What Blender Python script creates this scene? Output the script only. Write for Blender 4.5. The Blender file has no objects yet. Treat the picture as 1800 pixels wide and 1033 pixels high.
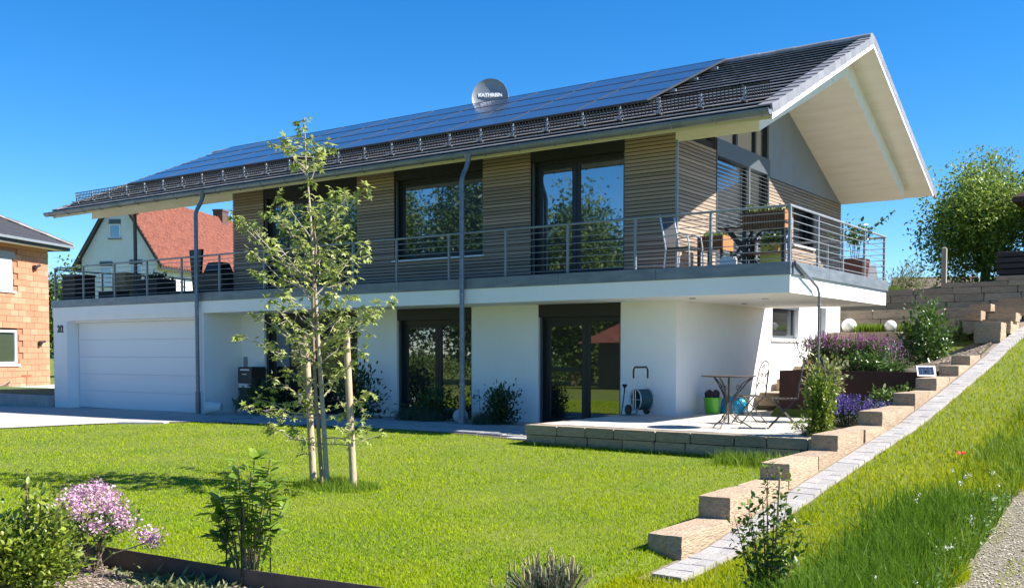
import bpy, bmesh, math, random
import numpy as np
from mathutils import Vector, Matrix, Euler

random.seed(7)
RNG = np.random.default_rng(11)
SC = bpy.context.scene
COL = SC.collection
R = math.radians

# ------------------------------------------------------------------ camera
cam_d = bpy.data.cameras.new('camera')
cam = bpy.data.objects.new('camera', cam_d)
COL.objects.link(cam)
cam.location = (26.4537, -15.3746, 1.5396)
cam.rotation_euler = (R(90 - 2.3004), 0, 0.61656)
cam_d.sensor_fit = 'HORIZONTAL'
cam_d.sensor_width = 36.0
cam_d.lens = 1767.52 / 1800 * 36
cam_d.shift_y = (689.26 - 516.5) / 1800
cam_d.clip_start = 0.05
cam_d.clip_end = 3000
SC.camera = cam

# ------------------------------------------------------------------ sky and sun
SUN = Vector((0.95, 0.42, 1.0)).normalized()
sun_el = math.asin(SUN.z)
sun_az = math.atan2(SUN.x, SUN.y)           # from +Y towards +X
world = bpy.data.worlds.new('World')
SC.world = world
world.use_nodes = True
wn = world.node_tree
for n in list(wn.nodes):
    wn.nodes.remove(n)
w_out = wn.nodes.new('ShaderNodeOutputWorld')
w_bg = wn.nodes.new('ShaderNodeBackground')
w_sky = wn.nodes.new('ShaderNodeTexSky')
w_sky.sky_type = 'NISHITA'
w_sky.sun_disc = False
w_sky.sun_elevation = sun_el
w_sky.sun_rotation = sun_az
w_sky.altitude = 1400
w_sky.air_density = 0.95
w_sky.dust_density = 0.0
w_sky.ozone_density = 5.0
w_hs = wn.nodes.new('ShaderNodeHueSaturation')
w_hs.inputs['Saturation'].default_value = 1.30
w_hs.inputs['Value'].default_value = 1.14
w_bg.inputs['Strength'].default_value = 0.072
wn.links.new(w_sky.outputs[0], w_hs.inputs['Color'])
wn.links.new(w_hs.outputs[0], w_bg.inputs[0])
wn.links.new(w_bg.outputs[0], w_out.inputs[0])

sun_d = bpy.data.lights.new('sun', 'SUN')
sun_d.energy = 5.0
sun_d.angle = R(0.53)
sun_d.color = (1.0, 0.945, 0.86)
sun = bpy.data.objects.new('sun', sun_d)
COL.objects.link(sun)
sun.location = (40, 20, 40)
sun.rotation_euler = SUN.to_track_quat('Z', 'Y').to_euler()

SC.render.engine = 'CYCLES'
SC.view_settings.view_transform = 'Standard'
SC.view_settings.look = 'None'
SC.view_settings.exposure = 1.38
SC.view_settings.gamma = 1.0
SC.view_settings.use_curve_mapping = False
SC.cycles.max_bounces = 8
SC.cycles.transparent_max_bounces = 8

# ------------------------------------------------------------------ tagging
def tag(o, label=None, cat=None, group=None, kind=None):
    if label: o['label'] = label
    if cat: o['category'] = cat
    if group: o['group'] = group
    if kind: o['kind'] = kind
    return o

def thing(name, label, cat, loc=(0, 0, 0), rotz=0.0, group=None):
    o = bpy.data.objects.new(name, None)
    o.empty_display_size = 0.2
    COL.objects.link(o)
    o.location = loc
    o.rotation_euler = (0, 0, rotz)
    return tag(o, label, cat, group)

def copy_tree(o, parent=None):
    c = o.copy()
    COL.objects.link(c)
    c.parent = parent
    for ch in list(o.children):
        copy_tree(ch, c)
    return c

# ------------------------------------------------------------------ materials
MATS = {}
def mat(name, col, rough=0.6, metal=0.0, col2=None, scale=6.0, detail=5.0, mixlo=0.35, mixhi=0.65,
        bump=0.0, bscale=None, rnd=0.0, spec=0.5, stretch=None, trans=0.0, island=None, coat=0.0):
    """principled material; col/col2 mixed by noise, rnd = brightness scatter per object,
    island = second colour picked leaf by leaf, trans = translucent share"""
    if name in MATS:
        return MATS[name]
    m = bpy.data.materials.new(name)
    m.use_nodes = True
    nt = m.node_tree
    bs = nt.nodes['Principled BSDF']
    out = nt.nodes['Material Output']
    L = nt.links
    bs.inputs['Roughness'].default_value = rough
    bs.inputs['Metallic'].default_value = metal
    bs.inputs['Specular IOR Level'].default_value = spec
    if coat: bs.inputs['Coat Weight'].default_value = coat
    c4 = (*col, 1)
    src = None
    tc = nt.nodes.new('ShaderNodeTexCoord')
    mp = nt.nodes.new('ShaderNodeMapping')
    L.new(tc.outputs['Object'], mp.inputs['Vector'])
    if stretch: mp.inputs['Scale'].default_value = stretch
    if rnd:
        oi = nt.nodes.new('ShaderNodeObjectInfo')
        vm = nt.nodes.new('ShaderNodeVectorMath'); vm.operation = 'SCALE'
        L.new(oi.outputs['Location'], vm.inputs[0]); vm.inputs['Scale'].default_value = 3.7
        L.new(vm.outputs[0], mp.inputs['Location'])
    if col2 is not None:
        nz = nt.nodes.new('ShaderNodeTexNoise')
        nz.inputs['Scale'].default_value = scale
        nz.inputs['Detail'].default_value = detail
        nz.inputs['Roughness'].default_value = 0.62
        L.new(mp.outputs[0], nz.inputs['Vector'])
        rp = nt.nodes.new('ShaderNodeMapRange')
        rp.inputs['From Min'].default_value = mixlo; rp.inputs['From Max'].default_value = mixhi
        L.new(nz.outputs['Fac'], rp.inputs['Value'])
        mx = nt.nodes.new('ShaderNodeMix'); mx.data_type = 'RGBA'
        mx.inputs['A'].default_value = c4; mx.inputs['B'].default_value = (*col2, 1)
        L.new(rp.outputs[0], mx.inputs['Factor'])
        src = mx.outputs['Result']
    if island is not None:
        ge = nt.nodes.new('ShaderNodeNewGeometry')
        mx = nt.nodes.new('ShaderNodeMix'); mx.data_type = 'RGBA'
        if src is not None: L.new(src, mx.inputs['A'])
        else: mx.inputs['A'].default_value = c4
        mx.inputs['B'].default_value = (*island, 1)
        L.new(ge.outputs['Random Per Island'], mx.inputs['Factor'])
        src = mx.outputs['Result']
    if rnd:
        oi = nt.nodes.new('ShaderNodeObjectInfo')
        mr = nt.nodes.new('ShaderNodeMapRange')
        mr.inputs['To Min'].default_value = 1 - rnd; mr.inputs['To Max'].default_value = 1 + rnd
        L.new(oi.outputs['Random'], mr.inputs['Value'])
        hs = nt.nodes.new('ShaderNodeHueSaturation')
        if src is not None: L.new(src, hs.inputs['Color'])
        else: hs.inputs['Color'].default_value = c4
        L.new(mr.outputs[0], hs.inputs['Value'])
        src = hs.outputs[0]
    if src is not None: L.new(src, bs.inputs['Base Color'])
    else: bs.inputs['Base Color'].default_value = c4
    if bump:
        bz = nt.nodes.new('ShaderNodeTexNoise')
        bz.inputs['Scale'].default_value = bscale or scale * 4
        bz.inputs['Detail'].default_value = 6
        L.new(mp.outputs[0], bz.inputs['Vector'])
        bp = nt.nodes.new('ShaderNodeBump')
        bp.inputs['Strength'].default_value = bump
        bp.inputs['Distance'].default_value = 0.02
        L.new(bz.outputs['Fac'], bp.inputs['Height'])
        L.new(bp.outputs[0], bs.inputs['Normal'])
    if trans:
        tr = nt.nodes.new('ShaderNodeBsdfTranslucent')
        if src is not None: L.new(src, tr.inputs['Color'])
        else: tr.inputs['Color'].default_value = c4
        ms = nt.nodes.new('ShaderNodeMixShader')
        ms.inputs[0].default_value = trans
        L.new(bs.outputs[0], ms.inputs[1]); L.new(tr.outputs[0], ms.inputs[2])
        L.new(ms.outputs[0], out.inputs['Surface'])
    MATS[name] = m
    return m

def glass_mat(name, tint, refl, rough=0.015, wav=0.0):
    """coated glazing: clear mirror share over a dark room"""
    m = bpy.data.materials.new(name); m.use_nodes = True
    nt = m.node_tree; L = nt.links
    bs = nt.nodes['Principled BSDF']; out = nt.nodes['Material Output']
    bs.inputs['Base Color'].default_value = (*tint, 1)
    bs.inputs['Roughness'].default_value = 0.25
    gl = nt.nodes.new('ShaderNodeBsdfGlossy')
    gl.inputs['Roughness'].default_value = rough
    gl.inputs['Color'].default_value = (0.93, 0.97, 1.0, 1)
    ms = nt.nodes.new('ShaderNodeMixShader')
    lw = nt.nodes.new('ShaderNodeLayerWeight'); lw.inputs['Blend'].default_value = 0.25
    mr = nt.nodes.new('ShaderNodeMapRange')
    mr.inputs['To Min'].default_value = refl; mr.inputs['To Max'].default_value = 0.95
    L.new(lw.outputs['Fresnel'], mr.inputs['Value'])
    L.new(mr.outputs[0], ms.inputs[0])
    L.new(bs.outputs[0], ms.inputs[1]); L.new(gl.outputs[0], ms.inputs[2])
    L.new(ms.outputs[0], out.inputs['Surface'])
    if wav:
        tc = nt.nodes.new('ShaderNodeTexCoord')
        nz = nt.nodes.new('ShaderNodeTexNoise'); nz.inputs['Scale'].default_value = 1.3
        nz.inputs['Detail'].default_value = 1
        L.new(tc.outputs['Object'], nz.inputs['Vector'])
        bp = nt.nodes.new('ShaderNodeBump'); bp.inputs['Strength'].default_value = wav
        bp.inputs['Distance'].default_value = 0.01
        L.new(nz.outputs['Fac'], bp.inputs['Height']); L.new(bp.outputs[0], gl.inputs['Normal'])
    MATS[name] = m
    return m

plaster = mat('white_plaster', (.85, .85, .84), .85, col2=(.81, .81, .80), scale=1.2, bump=.12, bscale=160)
soffit_m = mat('soffit_board', (.82, .79, .73), .7, col2=(.75, .71, .64), scale=1.6, stretch=(.6, 3, 3))
anthr = mat('anthracite_frame', (.018, .020, .024), .38)
anthr2 = mat('grey_frame', (.075, .088, .10), .45)
zinc = mat('zinc_sheet', (.22, .245, .275), .42, .3, col2=(.15, .17, .195), scale=2.2, stretch=(1, 1, 4), bump=.05)
galv = mat('galvanised_steel', (.30, .32, .34), .45, .4, col2=(.23, .25, .27), scale=9)
wood = mat('larch_board', (.35, .265, .195), .72, col2=(.235, .18, .14), scale=3.0, stretch=(1.3, 1.3, 22), rnd=.24, bump=.15, bscale=20)
tile_m = mat('roof_tile', (.25, .24, .245), .42, col2=(.20, .192, .198), scale=5, rnd=.12)
white_board = mat('white_board', (.80, .80, .80), .5)
panel_grey = mat('cement_panel', (.24, .255, .28), .7, col2=(.21, .225, .25), scale=1.5)
door_white = mat('garage_door_white', (.78, .80, .83), .45, bump=.02, bscale=60)
black = mat('black_paint', (.012, .012, .013), .45)
pane_m = glass_mat('window_glass', (.006, .010, .012), .22, wav=.05)
pane_up = glass_mat('upper_window_glass', (.006, .010, .012), .30, wav=.05)
pv_m = mat('solar_cells', (.030, .040, .075), .16, col2=(.040, .050, .09), scale=2, spec=.6, coat=.25)
concrete = mat('concrete', (.42, .41, .39), .85, col2=(.33, .32, .30), scale=3, bump=.15)
stone_m = mat('sandstone', (.43, .325, .22), .9, col2=(.29, .205, .135), scale=9, detail=10, rnd=.12, bump=.9, bscale=22)
stone_g = mat('grey_stone', (.34, .275, .20), .9, col2=(.22, .18, .135), scale=6, detail=8, rnd=.14, bump=.5, bscale=24)
soil = mat('dark_soil', (.055, .042, .032), .95, col2=(.10, .078, .06), scale=9, bump=.5, bscale=40)
corten = mat('rusted_steel', (.055, .016, .008), .8, col2=(.032, .011, .006), scale=3, bump=.1)
bark_m = mat('grey_bark', (.44, .38, .30), .9, col2=(.30, .25, .19), scale=30, bump=.4)
stem_m = mat('brown_stem', (.17, .12, .08), .9, col2=(.11, .08, .05), scale=30)

# ------------------------------------------------------------------ mesh builder
def link_mesh(name, me, m, parent=None, loc=(0, 0, 0)):
    o = bpy.data.objects.new(name, me)
    COL.objects.link(o)
    if m is not None and not me.materials: me.materials.append(m)
    o.location = loc
    if parent is not None: o.parent = parent
    return o

class MB:
    def __init__(s): s.v = []; s.f = []
    def add(s, vs, fs):
        b = len(s.v); s.v += [tuple(p) for p in vs]
        s.f += [tuple(i + b for i in q) for q in fs]; return s
    def box(s, x0, x1, y0, y1, z0, z1):
        return s.add([(x0, y0, z0), (x1, y0, z0), (x1, y1, z0), (x0, y1, z0), (x0, y0, z1), (x1, y0, z1), (x1, y1, z1), (x0, y1, z1)],
                     [(0, 3, 2, 1), (4, 5, 6, 7), (0, 1, 5, 4), (1, 2, 6, 5), (2, 3, 7, 6), (3, 0, 4, 7)])
    def hexa(s, p):      # 8 points, bottom ring then top ring
        return s.add(p, [(0, 3, 2, 1), (4, 5, 6, 7), (0, 1, 5, 4), (1, 2, 6, 5), (2, 3, 7, 6), (3, 0, 4, 7)])
    def extrude(s, poly, vec):   # planar polygon (3d points) swept along vec
        n = len(poly); vec = Vector(vec)
        a = [Vector(p) for p in poly]; b = [p + vec for p in a]
        fs = [tuple(range(n))[::-1], tuple(range(n, 2 * n))]
        fs += [(i, (i + 1) % n, (i + 1) % n + n, i + n) for i in range(n)]
        return s.add(a + b, fs)
    def tube(s, path, r, n=8, cap=True):
        path = [Vector(p) for p in path]
        rs = r if isinstance(r, (list, tuple)) else [r] * len(path)
        rings = []; up = None
        for i, p in enumerate(path):
            t = (path[min(i + 1, len(path) - 1)] - path[max(i - 1, 0)])
            if t.length < 1e-9: t = Vector((0, 0, 1))
            t.normalize()
            if up is None:
                ref = Vector((0, 0, 1)) if abs(t.z) < .9 else Vector((1, 0, 0))
                up = t.cross(ref).normalized()
            else:
                up = (up - t * up.dot(t))
                up = up.normalized() if up.length > 1e-6 else t.orthogonal().normalized()
            w = t.cross(up)
            rings.append([p + (up * math.cos(2 * math.pi * k / n) + w * math.sin(2 * math.pi * k / n)) * rs[i] for k in range(n)])
        b = len(s.v)
        for g in rings: s.v += [tuple(q) for q in g]
        for i in range(len(rings) - 1):
            for k in range(n):
                a = b + i * n + k; c = b + i * n + (k + 1) % n
                s.f.append((a, c, c + n, a + n))
        if cap:
            s.f.append(tuple(b + k for k in range(n))[::-1])
            e = b + (len(rings) - 1) * n
            s.f.append(tuple(e + k for k in range(n)))
        return s
    def lathe(s, prof, n=16, c=(0, 0, 0)):
        b = len(s.v)
        for r, z in prof:
            for k in range(n):
                a = 2 * math.pi * k / n
                s.v.append((c[0] + r * math.cos(a), c[1] + r * math.sin(a), c[2] + z))
        for i in range(len(prof) - 1):
            for k in range(n):
                a = b + i * n + k; d = b + i * n + (k + 1) % n
                s.f.append((a, d, d + n, a + n))
        s.f.append(tuple(b + k for k in range(n))[::-1])
        e = b + (len(prof) - 1) * n
        s.f.append(tuple(e + k for k in range(n)))
        return s
    def build(s, name, m, parent=None, loc=(0, 0, 0), smooth=False, bevel=0.0, rotz=0.0):
        me = bpy.data.meshes.new(name)
        me.from_pydata(s.v, [], s.f)
        if bevel or smooth:
            bm = bmesh.new(); bm.from_mesh(me)
            if bevel:
                bmesh.ops.bevel(bm, geom=[e for e in bm.edges], offset=bevel, segments=1, affect='EDGES', profile=.5)
            if smooth:
                for f in bm.faces: f.smooth = True
                for e in bm.edges:
                    if len(e.link_faces) == 2 and e.calc_face_angle(0) > .7: e.smooth = False
            bm.to_mesh(me); bm.free()
        me.update()
        o = link_mesh(name, me, m, parent, loc)
        if rotz: o.rotation_euler.z = rotz
        return o

def bx(name, m, parent, x0, x1, y0, y1, z0, z1, bevel=0.0):
    return MB().box(x0, x1, y0, y1, z0, z1).build(name, m, parent, bevel=bevel)

def unit_block(name, m, bev=.03, jit=0.0, seed=0, sub=0):
    """unit cube mesh (centred) with soft edges, to be scaled for each piece"""
    bm = bmesh.new(); bmesh.ops.create_cube(bm, size=1)
    if sub: bmesh.ops.subdivide_edges(bm, edges=bm.edges[:], cuts=sub, use_grid_fill=True)
    rr = random.Random(seed)
    if sub:      # hewn stone: corners and edges worn in, faces stay nearly flat
        for v in bm.verts:
            k = sum(abs(abs(c) - .5) < 1e-4 for c in v.co)
            if k == 3: v.co *= .972 + rr.uniform(-.012, .012)
            elif k == 2: v.co *= .992 + rr.uniform(-.014, .005)
    if jit:
        for v in bm.verts: v.co += Vector((rr.uniform(-jit, jit), rr.uniform(-jit, jit), rr.uniform(-jit, jit)))
    if bev and not sub: bmesh.ops.bevel(bm, geom=bm.edges[:], offset=bev, segments=1, affect='EDGES', profile=.5)
    me = bpy.data.meshes.new(name); bm.to_mesh(me); bm.free()
    me.materials.append(m); return me

def piece(name, me, parent, loc, scale=(1, 1, 1), rot=(0, 0, 0)):
    o = bpy.data.objects.new(name, me); COL.objects.link(o)
    o.location = loc; o.scale = scale; o.rotation_euler = rot
    o.parent = parent; return o

def np_mesh(name, V, F, m, parent=None, loc=(0, 0, 0), smooth=False):
    """V (n,3), F (k,3) triangles"""
    me = bpy.data.meshes.new(name)
    V = np.ascontiguousarray(V, dtype=np.float32); F = np.ascontiguousarray(F, dtype=np.int32)
    k = F.shape[1]
    me.vertices.add(len(V)); me.vertices.foreach_set('co', V.ravel())
    me.loops.add(F.size); me.loops.foreach_set('vertex_index', F.ravel())
    me.polygons.add(len(F)); me.polygons.foreach_set('loop_start', np.arange(0, F.size, k, dtype=np.int32))
    if smooth: me.polygons.foreach_set('use_smooth', np.ones(len(F), dtype=bool))
    me.update(calc_edges=True)
    return link_mesh(name, me, m, parent, loc)

# ------------------------------------------------------------------ leaves
def tmpl(kind):
    if kind == 'oval':
        return (np.array([(0, 0, 0), (.32, .25, .05), (.7, .2, .03), (1, 0, -.06), (.7, -.2, .03), (.32, -.25, .05), (.5, 0, -.02)]),
                np.array([(0, 1, 6), (1, 2, 6), (2, 3, 6), (3, 4, 6), (4, 5, 6), (5, 0, 6)]))
    if kind == 'diamond':
        return (np.array([(0, 0, 0), (.5, .27, .06), (1, 0, -.05), (.5, -.27, .06)]), np.array([(0, 1, 2), (0, 2, 3)]))
    if kind == 'narrow':
        return (np.array([(0, 0, 0), (.45, .11, .04), (1, 0, -.1), (.45, -.11, .04)]), np.array([(0, 1, 2), (0, 2, 3)]))
    if kind == 'needle':
        return (np.array([(0, -.03, 0), (0, .03, 0), (1, 0, 0)]), np.array([(0, 1, 2)]))
    if kind == 'star':
        pts = [(0.0, 0, 0)]
        for ang, rad in [(180, .10), (118, .62), (88, .30), (62, .88), (30, .40), (0, 1.0), (-30, .40), (-62, .88), (-88, .30), (-118, .62)]:
            a = R(ang); pts.append((rad * math.cos(a) * .62 + .18, rad * math.sin(a) * .62, -.16 * rad * rad))
        return np.array(pts), np.array([(0, i, i % 10 + 1) for i in range(1, 11)])
    if kind == 'petal':
        return (np.array([(0, 0, 0), (.6, .4, .1), (1, 0, 0), (.6, -.4, .1)]), np.array([(0, 1, 2), (0, 2, 3)]))

def leaf_arrays(P, D, S, kind, rng, roll=1.0, droop=0.0):
    """P points, D directions (leaf axis), S sizes"""
    T, F = tmpl(kind)
    n = len(P)
    D = D / np.maximum(np.linalg.norm(D, axis=1, keepdims=True), 1e-6)
    if droop: 
        D = D.copy(); D[:, 2] -= droop; D /= np.linalg.norm(D, axis=1, keepdims=True)
    up = np.tile(np.array([0, 0, 1.0]), (n, 1)) + rng.normal(0, .45 * roll, (n, 3))
    side = np.cross(up, D); side /= np.maximum(np.linalg.norm(side, axis=1, keepdims=True), 1e-6)
    nor = np.cross(D, side)
    V = (P[:, None, :] + S[:, None, None] * (T[None, :, 0:1] * D[:, None, :] + T[None, :, 1:2] * side[:, None, :] + T[None, :, 2:3] * nor[:, None, :]))
    k = len(T)
    FF = (F[None] + (np.arange(n) * k)[:, None, None]).reshape(-1, 3)
    return V.reshape(-1, 3), FF

def leaves(name, P, D, S, kind, m, parent=None, loc=(0, 0, 0), rng=RNG, roll=1.0, droop=0.0):
    V, F = leaf_arrays(np.asarray(P, float), np.asarray(D, float), np.asarray(S, float), kind, rng, roll, droop)
    return np_mesh(name, V, F, m, parent, loc)

leaf_liq = mat('maple_leaf', (.25, .33, .05), .5, island=(.50, .54, .20), trans=.40, spec=.3)
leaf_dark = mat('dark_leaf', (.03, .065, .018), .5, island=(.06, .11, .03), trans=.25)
leaf_mid = mat('mid_leaf', (.06, .125, .022), .5, island=(.15, .22, .045), trans=.3)
leaf_lime = mat('lime_leaf', (.10, .17, .02), .4, island=(.28, .33, .035), trans=.3)
leaf_varie = mat('variegated_leaf', (.12, .17, .03), .5, island=(.45, .42, .22), trans=.3)
leaf_gloss = mat('glossy_leaf', (.04, .09, .018), .3, island=(.11, .19, .03), trans=.22)
leaf_tree = mat('tree_leaf', (.05, .10, .018), .5, island=(.15, .21, .03), trans=.35)
leaf_silver = mat('willow_leaf', (.13, .19, .10), .5, island=(.20, .26, .15), trans=.3)
needle_m = mat('pine_needle', (.06, .10, .06), .5, island=(.12, .17, .10), trans=.15)
grass_m = mat('grass_blade', (.085, .155, .016), .55, island=(.18, .235, .03), trans=.4)
grass_long = mat('long_grass_blade', (.09, .18, .010), .5, island=(.20, .28, .025), trans=.4, spec=.25)
pink_m = mat('pink_petal', (.52, .27, .44), .6, island=(.68, .45, .55), trans=.25)
purple_m = mat('purple_petal', (.10, .05, .34), .6, island=(.22, .13, .55), trans=.2)
magenta_m = mat('magenta_petal', (.28, .06, .24), .6, island=(.48, .16, .42), trans=.2)
lavblue_m = mat('lavender_petal', (.23, .22, .55), .6, island=(.38, .36, .70), trans=.2)
white_petal = mat('white_petal', (.75, .75, .68), .6, trans=.2)
# ================================================================== GROUND
BY = [-400, -60, -14, -8.8, -8.0, -5.6, -3.2, -2.0, 0.7, 3.3, 6.0, 7.5, 11, 13, 20, 45, 120, 900]
BZ = [-.6, -.3, -.10, -.10, -.08, .22, .48, .60, 1.00, 1.40, 1.92, 2.15, 2.75, 3.1, 3.7, 6.0, 9.0, 12]
def bank(y): return np.interp(y, BY, BZ)
def yard(x): return np.interp(x, [-1, 6.4, 10, 14, 16, 17.4, 22.6], [0, .055, .10, .135, .13, .09, .07])   # yard rises gently to the right
def lawn_z(x, y): return yard(x) * np.clip((y + 8.4) / 6.2, 0, 1) + np.interp(y, [-300, -60, -12, -6, 11, 14, 45, 120, 900], [-1.4, -.6, -.09, 0, 0, .1, 2.5, 4, 6])
def sstep(a, b, t):
    u = np.clip((t - a) / (b - a), 0, 1); return u * u * (3 - 2 * u)
def gz(x, y):
    x = np.asarray(x, float); y = np.asarray(y, float)
    lz = lawn_z(x, y); bz = bank(y)
    mid = np.interp(y, [-2.2, 1.9, 2.1, 9.4, 9.8, 10.9, 11.2, 12.9, 13.2, 20, 45, 120, 900],
                    [.1, .3, .8, 1.5, 1.8, 1.95, 2.2, 2.5, 3.0, 3.7, 6, 9, 12])
    wr = sstep(22.72, 22.95, x)
    wm = sstep(18.3, 18.5, x) * (1 - sstep(9.5, 9.7, y)) * sstep(19.6, 19.9, x) + sstep(17.8, 18.45, x) * sstep(9.5, 9.7, y)
    wm = np.clip(wm, 0, 1) * (y > -2.2)
    z = lz * (1 - wm) + mid * wm
    z = z * (1 - wr) + bz * wr
    return z

def grid_mesh(name, xs, ys, zf, m, parent=None):
    X, Y = np.meshgrid(xs, ys)
    Z = zf(X, Y)
    V = np.stack([X, Y, Z], -1).reshape(-1, 3)
    nx, ny = len(xs), len(ys)
    i, j = np.meshgrid(np.arange(nx - 1), np.arange(ny - 1))
    a = (j * nx + i).ravel()
    F = np.stack([a, a + 1, a + nx + 1, a + nx], -1)
    return np_mesh(name, V, F, m, parent, smooth=True)

ground_m = mat('turf_ground', (.085, .125, .006), .9, col2=(.14, .165, .014), scale=.9, detail=9, mixlo=.3, mixhi=.7, bump=.6, bscale=60)
xs = np.unique(np.concatenate([[-900, -500, -300, -180, -110, -80], np.arange(-60, 16, 2.0), np.arange(16, 30, .25), np.arange(22.6, 23.1, .05),
                               np.arange(30, 60, 3), [70, 100, 160, 300, 600, 900]]))
ys = np.unique(np.concatenate([[-900, -500, -300, -180, -110, -80], np.arange(-60, -16, 3.0), np.arange(-16, 14, .25), np.arange(9.3, 13.4, .05),
                               np.arange(14, 50, 2), [60, 80, 120, 200, 400, 900]]))
g = grid_mesh('ground', xs, ys, lambda X, Y: gz(X, Y) - .02, ground_m)
tag(g, kind='structure')

# ================================================================== HOUSE
H = thing('house', 'two storey house with larch cladding, long balcony and dark tiled solar roof', 'house')
WY = 1.17; WX = 18.36; BYK = 10.6      # front wall plane, gable plane, back wall plane
RY, RZ, RS = 5.885, 7.96, .445          # ridge and slope
def rz(y, off=0.0): return RZ - RS * abs(RY - y) + off

# ---- ground floor plaster
gw = MB()
gw.box(0, .66, .02, .42, -.1, 2.47)                 # garage jamb
gw.box(.66, 6.18, .02, .42, 2.38, 2.47)             # lintel
gw.box(6.18, 6.5, .02, WY + .3, -.1, 2.47)          # pier beside the entrance niche
gw.box(0, .22, .42, 5.8, -.1, 2.47)                 # garage left flank
gw.box(0, 6.5, 5.6, 5.8, -.1, 2.47)
gw.build('garage_wall', plaster, H)
lw = MB()
for a, b in ((6.5, 7.32), (10.45, 11.63), (13.70, 15.36), (17.22, WX)):
    lw.box(a, b, WY, WY + .35, -.1, 2.47)
for a, b in ((7.32, 10.45), (11.63, 13.70), (15.36, 17.22)):
    lw.box(a, b, WY + .28, WY + .35, 2.40, 2.47)
lw.build('ground_floor_wall', plaster, H)
sw = MB()                                            # gable side, windows at y 5.87-7.2 and 8.99-9.5
def wall_x(mb, x0, x1, ys, zs, holes):
    """wall slab between x0,x1 cut into cells, skipping the hole cells"""
    ya = sorted(set(ys + [h[i] for h in holes for i in (0, 1)])); za = sorted(set(zs + [h[i] for h in holes for i in (2, 3)]))
    for a, b in zip(ya, ya[1:]):
        for c, d in zip(za, za[1:]):
            if any(h[0] <= (a + b) / 2 <= h[1] and h[2] <= (c + d) / 2 <= h[3] for h in holes): continue
            mb.box(x0, x1, a, b, c, d)
wall_x(sw, WX - .35, WX + .004, [WY + .002, BYK], [-.1, 2.95], [(5.87, 7.55, 1.84, 2.62), (9.0, 9.5, 1.84, 2.62)])
sw.build('gable_wall', plaster, H)
MB().box(.2, WX - .4, BYK - .3, BYK, -.1, 5.6).build('back_wall', plaster, H)
# dark rooms behind the glass, so panes have depth behind them
MB().box(6.7, WX - .5, 3.6, 3.7, .05, 5.2).build('room_partition', mat('room_dark', (.05, .05, .05), .9), H)

# ---- balcony slab, zinc edge
sl = MB()
sl.box(0, 20.88, .0, WY + .4, 2.47, 2.75)
sl.box(WX + .006, 20.88, WY + .4, 5.45, 2.47, 2.75)
sl.box(0, WX, WY + .4, 5.8, 2.5, 2.75)
slab = sl.build('balcony_slab', plaster, H)
edges = [0, 1.9, 3.9, 6.9, 8.9, 10.85, 12.75, 14.6, 16.6, 18.55, 20.90]
for a, b in zip(edges, edges[1:]):
    bx('edge_flashing', zinc, slab, a - (.02 if a == 0 else 0), b - .006, -.022, .05, 2.752, 2.952, .004)
ed2 = [-.022, 1.8, 3.6, 5.47]
for a, b in zip(ed2, ed2[1:]):
    bx('edge_flashing', zinc, slab, 20.85, 20.922, a + (.075 if a < 0 else 0), b - .006, 2.752, 2.952, .004)
bx('edge_flashing', zinc, slab, WX + .05, 20.848, 5.42, 5.464, 2.752, 2.952)
bx('edge_flashing', zinc, slab, -.02, .03, .054, 5.8, 2.752, 2.952)
deck = bx('floor_deck', mat('terrace_paving', (.36, .35, .34), .8, col2=(.28, .27, .26), scale=4), slab, .035, 20.845, .054, WY - .01, 2.76, 2.90)
bx('floor_deck', MATS['terrace_paving'], slab, .035, 6.1, WY - .005, 5.75, 2.76, 2.90)
bx('floor_deck', MATS['terrace_paving'], slab, WX + .1, 20.845, WY - .005, 5.4, 2.76, 2.90)
for px_, py_ in ((18.9, .7), (19.9, 1.5), (18.9, 3.0)):
    MB().lathe([(.05, 0), (.055, .004), (.055, .012)], 14, (px_, py_, 2.456)).build('spot_light', galv, slab)

# ---- upper storey shell
up = MB()
up.box(6.2, WX - .032, WY + .05, WY + .3, 5.50, 5.63)
for a, b in ((6.2, 7.32), (10.46, 11.56), (14.0, 15.17), (17.29, WX - .032)):
    up.box(a, b, WY + .035, WY + .3, 2.9, 5.63)
up.box(11.56, 14.0, WY + .03, WY + .3, 2.9, 3.5)
up.box(6.2, 6.45, WY + .3, BYK - .3, 2.9, 5.6)
uw = up.build('upper_wall', mat('batten_dark', (.03, .026, .022), .9), H)
gu = MB()
wall_x(gu, WX - .3, WX - .03, [WY + .3, 2.86], [2.95, 5.56], [])
gp = gu.build('upper_gable_wall', MATS['batten_dark'], H)
gu = MB()
wall_x(gu, WX - .3, WX - .03, [5.62, BYK], [2.95, 5.3], [(7.13, 8.5, 4.0, 4.84)])
gp2 = gu.build('upper_gable_wall', MATS['batten_dark'], H)
# left face of the wooden storey
bd = unit_block('board', wood, .0)
NB = 38; PZ = (5.635 - 3.0) / NB
def boards_front(x0, x1, z0, z1, parent):
    k = 0
    for i in range(NB):
        z = 3.0 + i * PZ
        if z + PZ * .5 < z0 or z + PZ * .5 > z1: continue
        piece('board', bd, parent, ((x0 + x1) / 2, WY + .012, z + PZ / 2), (x1 - x0, .024, PZ - .0145))
def boards_gable(y0, y1, z0, z1, parent):
    for i in range(NB):
        z = 3.0 + i * PZ
        if z + PZ * .5 < z0 or z + PZ * .5 > z1: continue
        piece('board', bd, parent, (WX - .012, (y0 + y1) / 2, z + PZ / 2), (.024, y1 - y0, PZ - .0145))
for a, b in ((6.2, 7.32), (10.46, 11.56), (14.0, 15.17), (17.29, WX - .03)):
    boards_front(a, b, 3.0, 5.64, uw)
boards_front(11.56, 14.0, 3.0, 3.5, uw)
boards_gable(WY + .03, 2.86, 3.0, 5.4, gp)
boards_gable(5.62, 7.13, 3.0, 5.3, gp2)
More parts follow.
